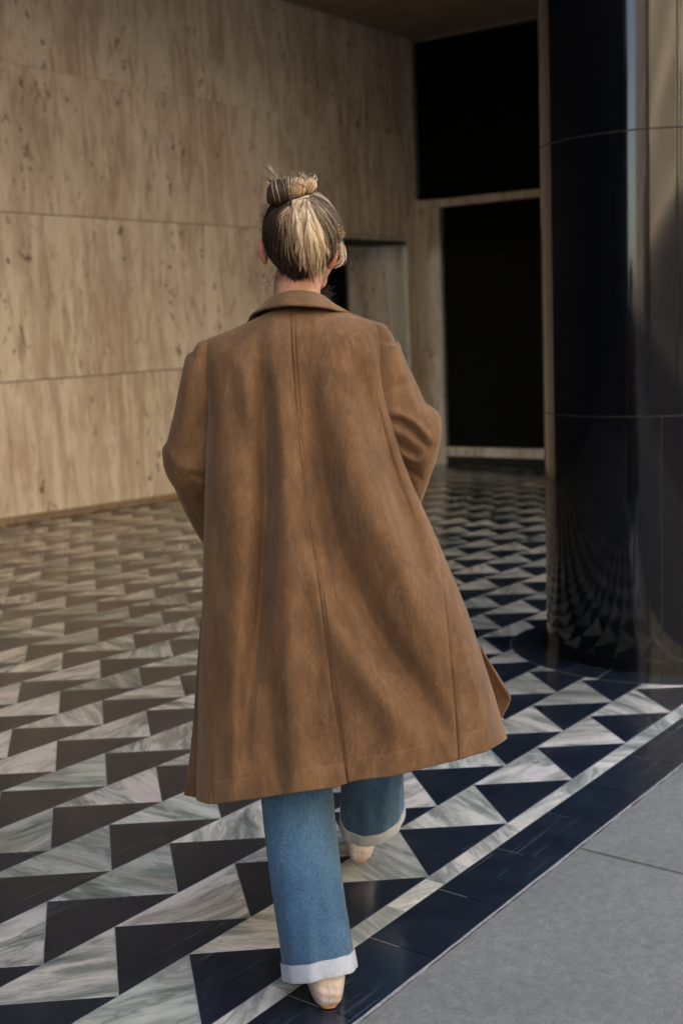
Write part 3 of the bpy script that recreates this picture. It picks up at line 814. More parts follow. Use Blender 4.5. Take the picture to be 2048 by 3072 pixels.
# topstitched seams laid on the cloth
SEAM = mat_plain('brown_seam_thread', (.085, .042, .020), .9, .1, 60, spec=.1)
def seam(name, pts, r=.0008, lift=.0006, n=110):
    Q = Pb - np3(EYE); zz = Q @ np3(FW); SX = (1024 + F * (Q @ np3(RT)) / zz) / K; SY = (1536 - F * (Q @ np3(UP)) / zz) / K
    C_ = catmull(pts, n); V = []; Fc = []
    for i, (x, y) in enumerate(C_):
        k = np.argmin((SX - x) ** 2 + (SY - y) ** 2); w = Pb.reshape(-1, 3)[k]; a = float((w - np3(EYE)) @ np3(AW)) - lift
        p = PX(x, y, a)
        for j in range(5): t = 2 * math.pi * j / 5; V.append((p + RH * r * math.cos(t) + AW * r * .6 * math.sin(t))[:])
        if i: Fc += [(5 * i - 5 + j, 5 * i - 5 + (j + 1) % 5, 5 * i + (j + 1) % 5, 5 * i + j) for j in range(5)]
    return wear(name, me_from(V, Fc, True), SEAM, coat)
for sl0 in seam_lines: seam('seam', sl0[0], .0009 if sl0[1] < -.003 else .0006, .0019)
# flap of the right front panel flung out, and pleat at the left hem
def flap(name, rows, nu=24, nv=60, amp=.004, seed=1):
    """rows: (xl, yl, al, xr, yr, ar)"""
    R_ = catmull(rows, nv); u = np.linspace(0, 1, nu)
    X = R_[:, 0:1] + (R_[:, 3:4] - R_[:, 0:1]) * u; Y = R_[:, 1:2] + (R_[:, 4:5] - R_[:, 1:2]) * u
    A_ = R_[:, 2:3] + (R_[:, 5:6] - R_[:, 2:3]) * u + amp * np.sin(u * 7 + seed) 
    o = wear(name, grid(px_grid(X, Y, A_)), SUEDE, coat); s_ = o.modifiers.new('thickness', 'SOLIDIFY'); s_.thickness = .0035
    return o
flap('front_flap', [(1010, 1400, 2.86, 1040, 1400, 2.84), (1040, 1450, 2.90, 1078, 1452, 2.84), (1060, 1520, 2.90, 1119, 1512, 2.835), (1070, 1590, 2.90, 1153, 1566, 2.84), (1075, 1640, 2.90, 1172, 1604, 2.84), (1085, 1690, 2.88, 1152, 1650, 2.82)])
flap('flap_facing', [(1090, 1470, 2.838, 1097, 1476, 2.818), (1106, 1506, 2.832, 1116, 1506, 2.822), (1130, 1545, 2.832, 1140, 1548, 2.826), (1156, 1588, 2.834, 1166, 1592, 2.829), (1163, 1603, 2.834, 1173, 1607, 2.830)], 6, 30, .0)
flap('side_pleat', [(464, 1420, 2.84, 486, 1420, 2.82), (456, 1520, 2.835, 486, 1520, 2.80), (446, 1660, 2.83, 486, 1660, 2.79), (434, 1770, 2.825, 486, 1770, 2.78), (425, 1826, 2.82, 486, 1838, 2.775)], 24, 60, .003, 2)
# collar, folded over
def collar():
    tp = catmull([(588, 742, 2.90), (592, 722, 2.855), (612, 694, 2.808), (645, 674, 2.775), (690, 668, 2.765), (735, 677, 2.775), (760, 694, 2.808), (780, 712, 2.86), (790, 735, 2.90)], 80)
    bt = catmull([(566, 748, 2.87), (580, 722, 2.80), (610, 710, 2.745), (650, 702, 2.702), (690, 702, 2.692), (740, 706, 2.700), (778, 714, 2.745), (806, 722, 2.80), (820, 745, 2.87)], 80)
    n = 16; X = np.zeros((n + 8, 80)); Y = X.copy(); A_ = X.copy()
    for i in range(n):
        t = i / (n - 1); bul = math.sin(t * math.pi)
        X[i + 8] = tp[:, 0] * (1 - t) + bt[:, 0] * t; Y[i + 8] = tp[:, 1] * (1 - t) + bt[:, 1] * t - 2.0 * bul
        A_[i + 8] = tp[:, 2] * (1 - t) + bt[:, 2] * t - .006 * bul
    for i in range(8):               # stand of the collar, going down inside
        t = (8 - i) / 8; X[i] = tp[:, 0] + (690 - tp[:, 0]) * .06 * t; Y[i] = tp[:, 1] + 34 * t - 3 * math.sin(t * math.pi); A_[i] = tp[:, 2] + .012 * min(1, t * 3)
    o = wear('collar', grid(px_grid(X, Y, A_)), SUEDE, coat); s_ = o.modifiers.new('thickness', 'SOLIDIFY'); s_.thickness = .0045; s_.offset = 0
collar()
# sleeves
def sleeve(path, folds_, seed, pfolds, nv=260, nu=220):
    """path rows: x, y, a, radius sideways (m), radius in depth (m)"""
    C_ = catmull(path, nv)
    cen = np.array([PX(*c[:3])[:] for c in C_])
    tan = np.gradient(cen, axis=0); tan /= np.linalg.norm(tan, axis=1)[:, None]
    P = np.zeros((nv, nu, 3)); th = np.linspace(0, 2 * np.pi, nu, endpoint=False)
    aw = np3(AW)
    for i in range(nv):
        s_ = np.cross(tan[i], aw); s_ /= np.linalg.norm(s_); 
        if s_ @ np3(RH) < 0: s_ = -s_
        d_ = np.cross(s_, tan[i]); 
        if d_ @ aw > 0: d_ = -d_
        rr = np.ones(nu); v = i / (nv - 1)
        for (v0, wv, th0, wt, amp, twist) in folds_:
            dt = (th - th0 - twist * (v - v0) + np.pi) % (2 * np.pi) - np.pi
            rr += amp * np.exp(-((v - v0 - .10 * dt * np.sign(twist + 1e-6) * 0) / wv) ** 2) * np.exp(-(dt / wt) ** 2)
        nz = .010 * np.sin(3 * th + 9 * v + seed) + .006 * np.sin(7 * th - 14 * v + seed)
        rr = rr + nz
        P[i] = cen[i] + (np.cos(th)[:, None] * s_ * C_[i, 3] + np.sin(th)[:, None] * d_ * C_[i, 4]) * rr[:, None]
    Q = P - np3(EYE); zz = Q @ np3(FW); SX = (1024 + F * (Q @ np3(RT)) / zz) / K; SY = (1536 - F * (Q @ np3(UP)) / zz) / K
    face = np.clip(np.sin(th) * 1.6 + .25, 0, 1)[None, :]
    P = P - aw * (fold_h(SX, SY, pfolds) * face)[..., None]
    o = wear('sleeve', grid(P, True), SUEDE, coat); s2_ = o.modifiers.new('thickness', 'SOLIDIFY'); s2_.thickness = .003; s2_.offset = -1
    return o
q = math.pi
# right arm (screen right): bent elbow pointing out
sleeve([(884, 746, 2.800, .001, .004), (880, 751, 2.800, .018, .040), (873, 764, 2.800, .034, .062), (867, 786, 2.803, .048, .072), (872, 840, 2.810, .060, .080), (888, 900, 2.815, .070, .082), (912, 955, 2.815, .071, .082), (936, 995, 2.820, .075, .085), (946, 1035, 2.860, .056, .082), (940, 1090, 2.92, .048, .072), (924, 1150, 2.975, .042, .06), (890, 1205, 3.01, .040, .05)],
       [(.625, .030, 0.0, .5, .10, 0), (.70, .016, 0.0, .5, -.07, 0), (.74, .02, 0.0, .5, .06, 0)], 1,
       [([(892, 948), (928, 956), (962, 980), (990, 1008)], .011, 9), ([(893, 966), (926, 972), (956, 996), (982, 1026)], -.016, 8),
        ([(900, 985), (930, 1000), (955, 1022)], .009, 9), ([(905, 1006), (928, 1030), (958, 1046)], -.015, 8),
        ([(912, 1034), (950, 1056), (985, 1056)], .011, 9), ([(922, 1066), (946, 1082), (968, 1098)], -.012, 9),
        ([(884, 912), (906, 888), (930, 874)], -.008, 10), ([(915, 820), (935, 880), (958, 930), (984, 966)], .006, 10), ([(896, 840), (902, 880), (898, 930)], .005, 12)])
# left arm
sleeve([(456, 786, 2.800, .001, .004), (460, 791, 2.800, .016, .040), (467, 802, 2.800, .032, .062), (470, 824, 2.803, .042, .072), (464, 880, 2.810, .048, .080), (456, 960, 2.815, .057, .082), (446, 1020, 2.815, .062, .082), (441, 1054, 2.820, .065, .084), (450, 1090, 2.86, .056, .080), (472, 1150, 2.93, .054, .070), (500, 1210, 2.985, .052, .06), (530, 1260, 3.01, .045, .05)],
       [(.60, .025, q, .6, .06, 0)], 4,
       [([(385, 1040), (405, 1062), (440, 1080), (472, 1084)], .008, 10), ([(440, 1098), (455, 1108), (474, 1114)], .012, 7), ([(432, 1086), (452, 1094), (474, 1098)], -.010, 7),
        ([(415, 1092), (428, 1140), (455, 1200)], -.006, 5), ([(440, 830), (432, 900), (420, 980)], .006, 12), ([(462, 960), (452, 1010), (438, 1040)], -.008, 10), ([(445, 1125), (460, 1135), (474, 1140)], -.010, 8)])

# ---- jeans
def leg_tube(rows, nv=150, nu=110, seed=0, amp=.004):
    C_ = catmull(rows, nv); cen = np.array([PX(*c[:3])[:] for c in C_]); th = np.linspace(0, 2 * np.pi, nu, endpoint=False)
    P = np.zeros((nv, nu, 3)); rh = np3(RH); aw = np3(AW)
    up = np.array([0, 0, 1.0])
    for i in range(nv):
        v = i / (nv - 1)
        rr = 1 + .020 * np.sin(2 * th + 3 * v + seed) + .018 * np.sin(5 * th + 2.5 * np.sin(5 * v) + seed) + .012 * np.sin(11 * th - 7 * v + 2 * seed) * (.3 + v)
        k = C_[i, 5] if C_.shape[1] > 5 else 0
        cc = np.cos(th); ss = np.sin(th); n = 2.3
        se = (np.abs(cc) ** n + np.abs(ss) ** n) ** (-1 / n)
        P[i] = cen[i] + (cc * se * rr)[:, None] * rh * C_[i, 3] - (ss * se * rr)[:, None] * aw * C_[i, 4] + (C_[i, 5] * ss * C_[i, 4] + C_[i, 6] * cc * C_[i, 3])[:, None] * up
    return P
# rows: x, y, a, half width, half depth, tilt, roll
nearR = [(690, 1180, 2.80, .100, .11, 0, 0), (685, 1450, 2.77, .092, .105, 0, 0), (678, 1700, 2.73, .082, .098, 0, 0), (685, 1870, 2.665, .080, .094, .1, 0), (704, 2020, 2.58, .078, .092, .22, 0), (721, 2130, 2.51, .077, .091, .32, .06), (734, 2220, 2.475, .0775, .090, .38, .14)]
farR = [(800, 1180, 2.84, .100, .11, 0, 0), (845, 1450, 2.95, .092, .105, 0, 0), (855, 1700, 3.03, .084, .10, 0, 0), (854, 1780, 3.055, .083, .098, -.05, 0), (853, 1830, 3.08, .083, .098, -.22, .05), (853, 1866, 3.10, .083, .098, -.38, .18)]
Pn = leg_tube(nearR, seed=1); Pf = leg_tube(farR, seed=3)
V = np.vstack([Pn.reshape(-1, 3), Pf.reshape(-1, 3)]); 
gn = grid(Pn, True); gf = grid(Pf, True)
bm_ = bmesh.new(); bm_.from_mesh(gn); bm_.from_mesh(gf); ellipsoid(bm_, PX(742, 1165, 2.81), .168, .112, .10)
for f_ in bm_.faces: f_.smooth = True
jm = bpy.data.meshes.new('jeans'); bm_.to_mesh(jm); bm_.free()
jeans = wear('jeans', jm, DENIM); jeans.modifiers.new('thickness', 'SOLIDIFY').thickness = .002
def cuff(P, h, name='cuff', scale=1.055, seed=0, low=None):
    """turned-up band: outside going down, round the bottom and up inside"""
    base = P[-1]; up_ = P[-12] - P[-1]; up_ /= np.linalg.norm(up_, axis=1)[:, None]
    c = base.mean(0); n = 14; rows = []
    prof = [(.93, .9), (1.01, .98), (1.035, 1.0), (1.045, .95), (1.045, .6), (1.05, .3), (1.048, .08), (1.038, -.01), (1.02, -.03), (.99, .0), (.975, .2), (.97, .8)]
    k = base.shape[0]; wob = 1 + .006 * np.sin(np.arange(k) * .4 + seed) + .004 * np.sin(np.arange(k) * 1.1)
    for s_, t in prof:
        rows.append(c + (base - c) * (s_ * wob)[:, None] + up_ * (h * (t - .35)) )
    o = wear(name, grid(np.array(rows), True), CUFF, jeans); return o
cuff(Pn, .036, seed=1); cuff(Pf, .032, seed=2)
# short seam notch on the near cuff
# ---- shoes
LEA = M('blush_leather', .38, spec=.45); _g = LEA.pos(); _n = LEA.noise(_g, 40, 4)
LEA.col(LEA.ramp(_n, [(.3, (.46, .375, .34)), (.7, (.53, .445, .41))]).outputs[0]); LEA.bump(LEA.noise(_g, 260, 3).outputs[0], .15, .0008); LEA = LEA.m
SOLE = mat_plain('tan_leather_sole', (.42, .17, .06), .5, .15, 30)
def shoe(heel, ax):
    f, s, u = ax; nt = 72
    #        z    back  front  halfwidth(heel) halfwidth(ball)
    lev = catmull([(.007, .004, .248, .0335, .036), (.012, -.001, .256, .0375, .041), (.022, -.007, .258, .0390, .044), (.034, -.010, .250, .0410, .044), (.046, -.009, .215, .0420, .041), (.058, -.004, .165, .0420, .037), (.072, .003, .128, .0415, .037), (.088, .009, .115, .041, .037), (.105, .013, .110, .040, .036), (.118, .016, .108, .039, .035)], 40)
    V = np.zeros((len(lev), nt, 3))
    def outline(t, xb, xf, wh, wb):
        c, sn = math.cos(t), math.sin(t)
        x = xb + (xf - xb) * (.5 - .5 * math.copysign(abs(c) ** .85, c)); k = (x - xb) / (xf - xb)
        w = wh + (wb - wh) * min(1, max(0, (k - .2) / .5)); return x, w * math.copysign(abs(sn) ** .55, sn)
    for i, (z, xb, xf, wh, wb) in enumerate(lev):
        for j in range(nt):
            x, y = outline(2 * math.pi * j / nt, xb, xf, wh, wb)
            wr = .0009 * math.sin(z * 330 + 2.2 * math.sin(j * .35)) * (1 if .02 < z < .07 else .3)
            V[i, j] = (heel + f * (x - wr) + s * y + u * z)[:]
    me = grid(V, True); o = wear('shoe', me, LEA)
    sv = []; sf = []
    for z, g in ((0.0, .004), (.0015, .0015), (.0075, .0015), (.0085, .004)):
        for j in range(nt):
            x, y = outline(2 * math.pi * j / nt, .003 + g, .252 - g, .0285 - g, .037 - g); sv.append((heel + f * x + s * y + u * z)[:])
    for r in range(3):
        for j in range(nt): sf.append((r * nt + j, r * nt + (j + 1) % nt, (r + 1) * nt + (j + 1) % nt, (r + 1) * nt + j))
    sf += [tuple(range(nt))[::-1], tuple(range(3 * nt, 4 * nt))]
    wear('sole', me_from(sv, sf), SOLE, o)
    pts = [heel + f * (float(np.interp(z, lev[:, 0], lev[:, 1])) - .0002) + u * z for z in np.linspace(.011, .112, 26)]
    tv = []; tf = []
    for i, p_ in enumerate(pts):
        for j in range(6): a_ = math.pi * 2 * j / 6; tv.append((p_ + s * .0012 * math.cos(a_) + f * .0009 * math.sin(a_))[:])
        if i: tf += [(6 * i - 6 + j, 6 * i - 6 + (j + 1) % 6, 6 * i + (j + 1) % 6, 6 * i + j) for j in range(6)]
    wear('back_seam', me_from(tv, tf, True), LEA, o)
    return o
shoe(heelN, axN); shoe(heelF, axF)

# ------------------------------------------------------------------ hair
HDARK = mat_hair('dark_brown_hair', [(0, (.010, .006, .0045)), (.45, (.026, .015, .010)), (.8, (.075, .042, .026)), (1, (.12, .075, .045))], .5, .3)
HGREY = mat_hair('ash_highlight_hair', [(0, (.05, .036, .025)), (.4, (.14, .10, .065)), (.75, (.36, .27, .17)), (1, (.62, .50, .34))], .5, .25)
HBLON = mat_hair('blond_hair', [(0, (.26, .155, .075)), (.35, (.46, .31, .165)), (.7, (.62, .45, .27)), (1, (.76, .61, .42))], .36)
def strands(name, paths, rad, mat, parent=person, taper=.35):
    """each path: n x 3 array -> thin three-sided tube"""
    Vs = []; Fs = []; o0 = 0
    for P, r in zip(paths, rad):
        n = len(P); T_ = np.gradient(P, axis=0); T_ /= np.linalg.norm(T_, axis=1)[:, None] + 1e-9
        ref = np.array([.3, .2, .93]); N1 = np.cross(T_, ref); N1 /= np.linalg.norm(N1, axis=1)[:, None] + 1e-9; N2 = np.cross(T_, N1)
        rr = r * np.interp(np.linspace(0, 1, n), [0, .08, .6, 1], [.6, 1, .9, taper])
        a = np.array([0, 2.0944, 4.1888]); 
        ring = P[:, None, :] + rr[:, None, None] * (np.cos(a)[None, :, None] * N1[:, None, :] + np.sin(a)[None, :, None] * N2[:, None, :])
        Vs.append(ring.reshape(-1, 3))
        i = np.arange(n - 1)[:, None] * 3; j = np.arange(3)[None, :]; j2 = (j + 1) % 3
        Fs.append((np.stack([i + j, i + j2, i + 3 + j2, i + 3 + j], -1) + o0).reshape(-1, 4)); o0 += n * 3
    V = np.vstack(Vs); Fc = np.vstack(Fs)
    me = bpy.data.meshes.new(name); me.vertices.add(len(V)); me.vertices.foreach_set('co', V.ravel().astype(np.float32))
    me.loops.add(len(Fc) * 4); me.loops.foreach_set('vertex_index', Fc.ravel().astype(np.int32))
    me.polygons.add(len(Fc)); me.polygons.foreach_set('loop_start', (np.arange(len(Fc)) * 4).astype(np.int32)); me.polygons.foreach_set('loop_total', np.full(len(Fc), 4, np.int32))
    me.polygons.foreach_set('use_smooth', np.ones(len(Fc), bool)); me.update(calc_edges=True); me.validate()
    o = wear(name, me, mat, parent); o['kind'] = 'stuff'; return o
EC = np3(HZ(803, 930, 2.812)); ER = np.array([.0855, .102, .0965])
AX = np.array([RH[:], AW[:], (0, 0, 1)])
def E(u, k=1.0): return EC + ((u * ER * k) @ AX)
def unit(v): return v / np.linalg.norm(v)
TIE = unit(np.array([-.11, -.66, .745]))
# scalp cap
cap = []; capf = []; nr, nc = 26, 48
for i in range(nr):
    for j in range(nc):
        ph = math.pi * i / (nr - 1) * .985; t = 2 * math.pi * j / nc
        u = np.array([math.sin(ph) * math.cos(t), math.sin(ph) * math.sin(t), math.cos(ph)])
        cap.append(u)
for i in range(nr - 1):
    for j in range(nc):
        q4 = (i * nc + j, i * nc + (j + 1) % nc, (i + 1) * nc + (j + 1) % nc, (i + 1) * nc + j)
        c = np.mean([cap[k] for k in q4], 0)
        if c[2] > .35 and c[1] < .8 or (c[1] < .15 - .35 * max(0, -c[2]) and c[2] > -.80): capf.append(q4)
hair = wear('hair', me_from([E(u, .985) for u in cap], capf, True), HDARK)
hair['label'] = 'dark roots with ash blond highlights pulled up to the crown'
def slerp(a, b, t):
    om = math.acos(max(-1, min(1, float(a @ b)))); 
    if om < 1e-4: return np.repeat(a[None], len(t), 0)
    return (np.sin((1 - t) * om)[:, None] * a + np.sin(t * om)[:, None] * b) / math.sin(om)
pd, rd, pg, rg = [], [], [], []
tt = np.linspace(0, 1, 14)
for n_ in range(5200):
    if rng.random() < .6:
        ang = rng.uniform(-math.pi, 0); z = rng.uniform(-.88, -.35); rxy = math.sqrt(1 - z * z); u0 = np.array([rxy * math.cos(ang), rxy * math.sin(ang), z])
        if u0[1] > .05 or (abs(u0[0]) > .72 and z < -.5): continue
    else:
        u0 = unit(rng.normal(size=3)); 
        if u0[1] > .35 or u0[2] < -.7: continue
    end = unit(TIE + rng.normal(size=3) * .07)
    U_ = slerp(u0, end, tt * rng.uniform(.9, 1.0))
    w = rng.normal(size=3) * .035; w2 = rng.normal(size=3) * .02
    U_ = U_ + np.sin(tt * math.pi)[:, None] * w + np.sin(tt * 9 + rng.uniform(0, 6))[:, None] * w2 * .6
    U_ /= np.linalg.norm(U_, axis=1)[:, None]
    k = 1.0 + .018 * rng.random() + .03 * rng.random() ** 3 * np.sin(tt * math.pi) + .03 * tt ** 3
    P = EC + (U_ * ER * k[:, None]) @ AX
    right = u0[0] + .25 * (end[0] - TIE[0]); pr_ = 1 / (1 + math.exp(-(right - .42) * 7))
    if rng.random() < pr_ * .72: pg.append(P); rg.append(rng.uniform(.0005, .0011))
    else: pd.append(P); rd.append(rng.uniform(.0006, .0013))
strands('scalp_hair', pd, rd, HDARK, hair); strands('highlighted_hair', pg, rg, HGREY, hair)
# short hair of the nape
pn_, rn_ = [], []
for i in range(900):
    x = rng.uniform(545, 985); k = abs(x - 765) / 220; y1 = 1395 - 110 * k ** 2 + rng.normal() * 22; t = np.linspace(0, 1, 10)
    xx = x + (765 - x) * .25 * t + rng.normal() * 10 * np.sin(t * 3); yy = y1 - 210 * t; e_ = .018 * k ** 2
    pn_.append(px_grid((680 + xx / 3.564) / K, (440 + yy / 3.564) / K, 2.770 + e_ - .034 * t - .004 * np.sin(t * 3.1) - rng.random() * .003)); rn_.append(rng.uniform(.0004, .0009))
strands('nape_hair', pn_, rn_, HDARK, hair, .8)
# bun: looped coils
def coil(cz, rx, rz, tilt, tube, n, a, tw=1.0, t0=0, t1=2 * math.pi, dz=0):
    """strands wound round a loop seen at zoom position cz"""
    out = []; c = np3(HZ(cz[0], cz[1], a)); ns = 26
    e1 = np3(RH) * math.cos(tilt) + np.array([0, 0, 1]) * math.sin(tilt); e2 = -np3(RH) * math.sin(tilt) + np.array([0, 0, 1]) * math.cos(tilt); aw = np3(AW)
    for i in range(n):
        ph = rng.uniform(0, 2 * math.pi); r_ = tube * (rng.random() ** .35); t = np.linspace(t0, t1, ns) + rng.normal() * .12
        env = .55 + .45 * np.sin(np.clip((t - t0) / (t1 - t0), 0, 1) * math.pi)
        off1 = r_ * np.cos(ph + tw * t * .4) * env; off2 = r_ * np.sin(ph + tw * t * .4) * env
        rad = np.cos(t)[:, None] * e1 * (rx + off1)[:, None] + np.sin(t)[:, None] * e2 * (rz + off1)[:, None]
        out.append(c + rad + aw * (off2 + dz * np.sin(t))[:, None])
    return out
Z = 1 / (3.564 * 1330)
bun_d = []; 
def lobe(c, rx, rz, ra, n, a, lean=0.0, curl=1.0):
    """strands running over an ellipsoidal roll from top front to bottom front, wrapped about the sideways axis"""
    out = []; cc = np3(HZ(c[0], c[1], a)); rh = np3(RH) * math.cos(lean) + np.array([0, 0, 1]) * math.sin(lean); upv = np.array([0, 0, 1]) * math.cos(lean) - np3(RH) * math.sin(lean); aw = np3(AW)
    for i in range(n):
        x = rng.uniform(-.97, .97); t = np.linspace(-.75, 1.15, 22) * math.pi + rng.normal() * .15; k = 1 + .03 * rng.normal()
        s_ = math.sqrt(1 - x * x); bend = x + .10 * np.sin(t * .8 + rng.normal() * .4)
        out.append(cc + (bend * rx)[:, None] * rh + (s_ * k * rz * np.sin(t))[:, None] * upv - (s_ * k * ra * np.cos(t))[:, None] * aw)
    return out
bun = wear('bun', me_from(*(lambda: ((lambda g: ([v.co[:] for v in g.vertices], [tuple(p.vertices) for p in g.polygons]))(
    (lambda: (lambda b_: (ellipsoid(b_, HZ(570, 505, 2.755), .026, .028, .027), ellipsoid(b_, HZ(755, 460, 2.762), .027, .026, .021), ellipsoid(b_, HZ(870, 440, 2.772), .016, .02, .018), (lambda m_: (b_.to_mesh(m_), b_.free(), m_)[-1])(bpy.data.meshes.new('t')))[-1])(bmesh.new()))())))(), True), HDARK, hair)
strands('bun_coil', lobe((565, 508), .0285, .0300, .031, 520, 2.752, .25), [rng.uniform(.0006, .0012) for _ in range(520)], HDARK, hair)
lp = lobe((570, 500), .0290, .0305, .0316, 26, 2.752, .25)
strands('bun_highlight', lp, [.0007] * len(lp), HBLON, hair)
lp = lobe((740, 455), .0235, .0245, .030, 420, 2.757, -.15); strands('bun_coil', lp, [rng.uniform(.0006, .0012) for _ in lp], HBLON, hair)
lp = lobe((872, 432), .0165, .0200, .024, 260, 2.765, -.45); strands('bun_coil', lp, [rng.uniform(.0006, .0011) for _ in lp], HBLON, hair)
lp = lobe((670, 470), .018, .0270, .029, 120, 2.757, .1); strands('bun_coil', lp, [rng.uniform(.0006, .0010) for _ in lp], HGREY, hair)
# hair tie
tv = []; tf = []; tp_ = catmull([(700, 600), (735, 578), (790, 555), (840, 540), (878, 536)], 16)
P = []
for i, (x, y) in enumerate(tp_):
    u = i / 15; w_ = 7 + 11 * u ; aa = 2.722 + .010 * abs(u - .5)
    P.append([np3(HZ(x - 3, y - w_, aa + .004)), np3(HZ(x, y - w_ * .3, aa - .002)), np3(HZ(x, y + w_ * .3, aa - .002)), np3(HZ(x + 3, y + w_, aa + .004))])
ht = wear('hair_tie', grid(np.array(P)), mat_plain('cream_hair_band', (.62, .52, .33), .6, .1, 50), hair); ht.modifiers.new('t', 'SOLIDIFY').thickness = .002
# ponytail ends hanging down from the tie
def surf_v(x, y):
    ux = (x - 803) / (.0855 / Z); uz = (930 - y) / (.0965 / Z); r2 = np.minimum(.93, ux * ux + uz * uz); return 2.812 - .102 * np.sqrt(1 - r2)
def fall(x0, y0, x1, y1, a0, a1, bow, n=16, curl=0, wob=.0, lift=.006):
    t = np.linspace(0, 1, n); xb = x0 + (x1 - x0) * t ** .9 + bow * np.sin(t * math.pi) + curl * np.clip(t - .72, 0, 1) ** 2 * 12
    yb_ = y0 + (y1 - y0) * t
    xb = xb + wob * np.sin(t * 11 + x0 * .3 + bow)
    A_ = np.minimum(a0 + (a1 - a0) * t - .010 * np.sin(t * math.pi * .9), surf_v(xb, yb_) - lift)
    return px_grid((680 + xb / 3.564) / K, (440 + yb_ / 3.564) / K, A_)
def surf_a(x, y):
    ux = (x - 803) / (.0855 / Z); uz = (930 - y) / (.0965 / Z); r2 = min(.93, ux * ux + uz * uz); return 2.812 - .102 * math.sqrt(1 - r2)
groups_ = {'a': ([], []), 'b': ([], []), 'c': ([], [])}
for c in range(80):
    xs0 = rng.uniform(715, 870)
    x1 = 665 + 405 * rng.random() ** .75; y1 = np.interp(x1, [640, 700, 800, 900, 980, 1070], [1160, 1090, 1240, 1330, 1350, 1130]) + rng.normal() * 60
    bow = (x1 - 860) * .14 + rng.normal() * 20; cu = rng.normal() * 40 * (1 if rng.random() < .6 else .3); li = .005 + .012 * rng.random(); wb = rng.uniform(1, 7)
    gk = 'a' if rng.random() < .5 else ('b' if rng.random() < .6 else 'c')
    a_end = surf_a(x1, y1) - li
    for k in range(int(rng.integers(12, 26))):
        sp = rng.normal()
        groups_[gk][0].append(fall(xs0 + sp * 6, 575 + rng.normal() * 8, x1 + sp * 2.6 + rng.normal() * 2, y1 + rng.normal() * 22, 2.722, a_end + rng.normal() * .0015, bow + sp * 4, 18, cu, wb, li + rng.normal() * .0012)); groups_[gk][1].append(rng.uniform(.0006, .0010))
HGOLD = mat_hair('golden_hair', [(0, (.15, .085, .04)), (.5, (.30, .19, .095)), (1, (.50, .35, .20))], .4)
HPALE = mat_hair('pale_blond_hair', [(0, (.58, .43, .28)), (.5, (.78, .63, .45)), (1, (.90, .80, .63))], .34)
strands('ponytail', *groups_['a'], HPALE, hair, .2); strands('ponytail', *groups_['b'], HBLON, hair, .2); strands('ponytail', *groups_['c'], HGOLD, hair, .2)
pb = []; rb = []
for c in range(14):          # thinner tufts to the left of the tail
    x1 = rng.uniform(530, 720); y1 = rng.uniform(760, 1180); a_end = surf_a(x1, y1) - .004
    for k in range(int(rng.integers(3, 9))):
        sp = rng.normal(); pb.append(fall(700 + sp * 14, 625, x1 + sp * 9, y1 + rng.normal() * 25, 2.727, a_end, -30 + sp * 6, 16, rng.normal() * 25, 3)); rb.append(rng.uniform(.0004, .0007))
strands('loose_tuft', pb, rb, HBLON, hair, .2)
# flyaways round the head
def curl_path(p0, d, L_, cr, n=22, a=2.80, ph=0, tw=5):
    t = np.linspace(0, 1, n); x = p0[0] + d[0] * L_ * t + cr * (np.sin(tw * t + ph) - math.sin(ph)); y = p0[1] + d[1] * L_ * t + cr * (np.cos(tw * t + ph) - math.cos(ph))
    return px_grid((680 + x / 3.564) / K, (440 + y / 3.564) / K, a + .02 * np.sin(t * 3 + ph))
fl_l, fl_d = [], []
for i in range(26):      # tuft sticking up at the top left
    base = (560 + rng.normal() * 18, 392 + rng.normal() * 6); ang = rng.normal() * .07
    fl_l.append(curl_path(base, (-.48 + ang, -.88), rng.uniform(150, 270), 6, a=2.76, ph=rng.uniform(0, 6), tw=2))
for i in range(34):
    base = (500 + rng.normal() * 22, 405 + rng.normal() * 8); fl_l.append(curl_path(base, (-.75 + rng.normal() * .15, -.66), rng.uniform(60, 150), 10, a=2.76, ph=rng.uniform(0, 6), tw=3))
for i in range(150):      # frizz above the bun
    x = rng.uniform(520, 920); base = (x, 375 + abs(x - 740) * .10); fl_l.append(curl_path(base, (rng.normal() * .5, -.8), rng.uniform(30, 150), rng.uniform(8, 30), a=2.765, ph=rng.uniform(0, 6), tw=rng.uniform(2, 6)))
fl_p = []
for i in range(380):     # right outline
    t = rng.random(); bx, by = np.interp(t, [0, .3, .6, 1], [930, 1090, 1190, 1180]), np.interp(t, [0, .3, .6, 1], [500, 640, 800, 1060])
    fl_l.append(curl_path((bx - rng.uniform(0, 50), by), (rng.uniform(.1, .5), rng.uniform(.5, .9)), rng.uniform(60, 200), rng.uniform(8, 34), a=2.79, ph=rng.uniform(0, 6), tw=rng.uniform(2, 7)))
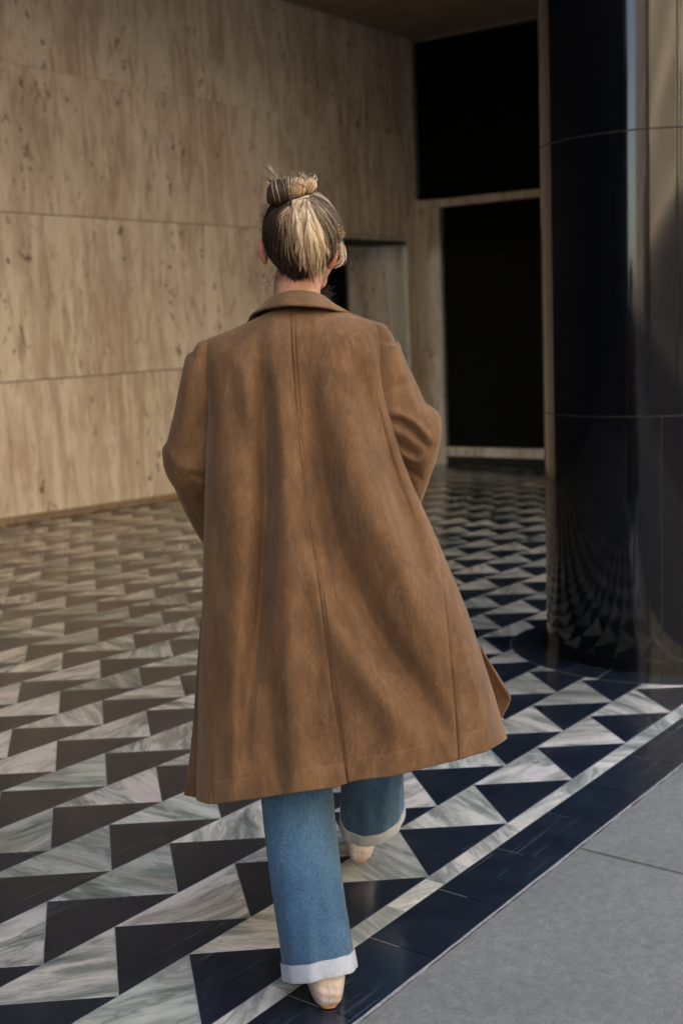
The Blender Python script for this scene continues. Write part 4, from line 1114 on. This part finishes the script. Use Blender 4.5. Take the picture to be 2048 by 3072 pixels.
for i in range(34):      # lock hanging in front of the right ear
    base = (1180 + rng.normal() * 14, 960 + rng.normal() * 20); t = np.linspace(0, 1, 24)
    x = base[0] + (62 * np.sin(t * 2.6) - 70 * np.clip(t - .72, 0, 1) * 3.2) * rng.uniform(.6, 1.25) + rng.normal() * 8; y = base[1] + 330 * t ** .9 - 60 * np.clip(t - .82, 0, 1) * 3 + rng.normal() * 6
    fl_p.append(px_grid((680 + x / 3.564) / K, (440 + y / 3.564) / K, np.full(24, 2.80 + rng.normal() * .004)))
for i in range(110):      # left outline
    t = rng.random(); bx, by = np.interp(t, [0, .5, 1], [440, 395, 420]), np.interp(t, [0, .5, 1], [600, 800, 1230])
    fl_d.append(curl_path((bx, by), (-rng.uniform(.05, .5), rng.uniform(-.2, .9)), rng.uniform(50, 150), rng.uniform(10, 36), a=2.80, ph=rng.uniform(0, 6), tw=rng.uniform(2, 6)))
for i in range(30):      # nape and below the left ear
    bx = rng.uniform(430, 600); by = rng.uniform(1220, 1420); fl_d.append(curl_path((bx, by), (rng.normal() * .35 - .25, .9), rng.uniform(80, 380), rng.uniform(8, 36), a=2.80, ph=rng.uniform(0, 6), tw=rng.uniform(3, 10)))
for i in range(70):      # right nape, dark curls behind the collar
    bx = rng.uniform(1000, 1080); by = rng.uniform(1480, 1620); fl_d.append(curl_path((bx, by), (rng.uniform(.1, .9), rng.uniform(.2, .9)), rng.uniform(40, 150), rng.uniform(12, 34), a=2.86, ph=rng.uniform(0, 6), tw=rng.uniform(4, 10)))
for i in range(60):     # fine hairs of the nape
    bx = rng.uniform(560, 960); fl_d.append(curl_path((bx, 1360 + rng.normal() * 18), (rng.normal() * .3, .9), rng.uniform(30, 120), 8, a=2.762, ph=rng.uniform(0, 6), tw=3))
fl_s = fl_l
fl_p += fl_l[::3]
strands('flyaway_hair', fl_p, [rng.uniform(.0004, .0008) for _ in fl_p], HPALE, hair, .2)
strands('flyaway_hair', fl_l, [rng.uniform(.00035, .00065) for _ in fl_l], HGREY, hair, .2)
strands('flyaway_hair', fl_d, [rng.uniform(.00022, .00038) for _ in fl_d], HDARK, hair, .2)
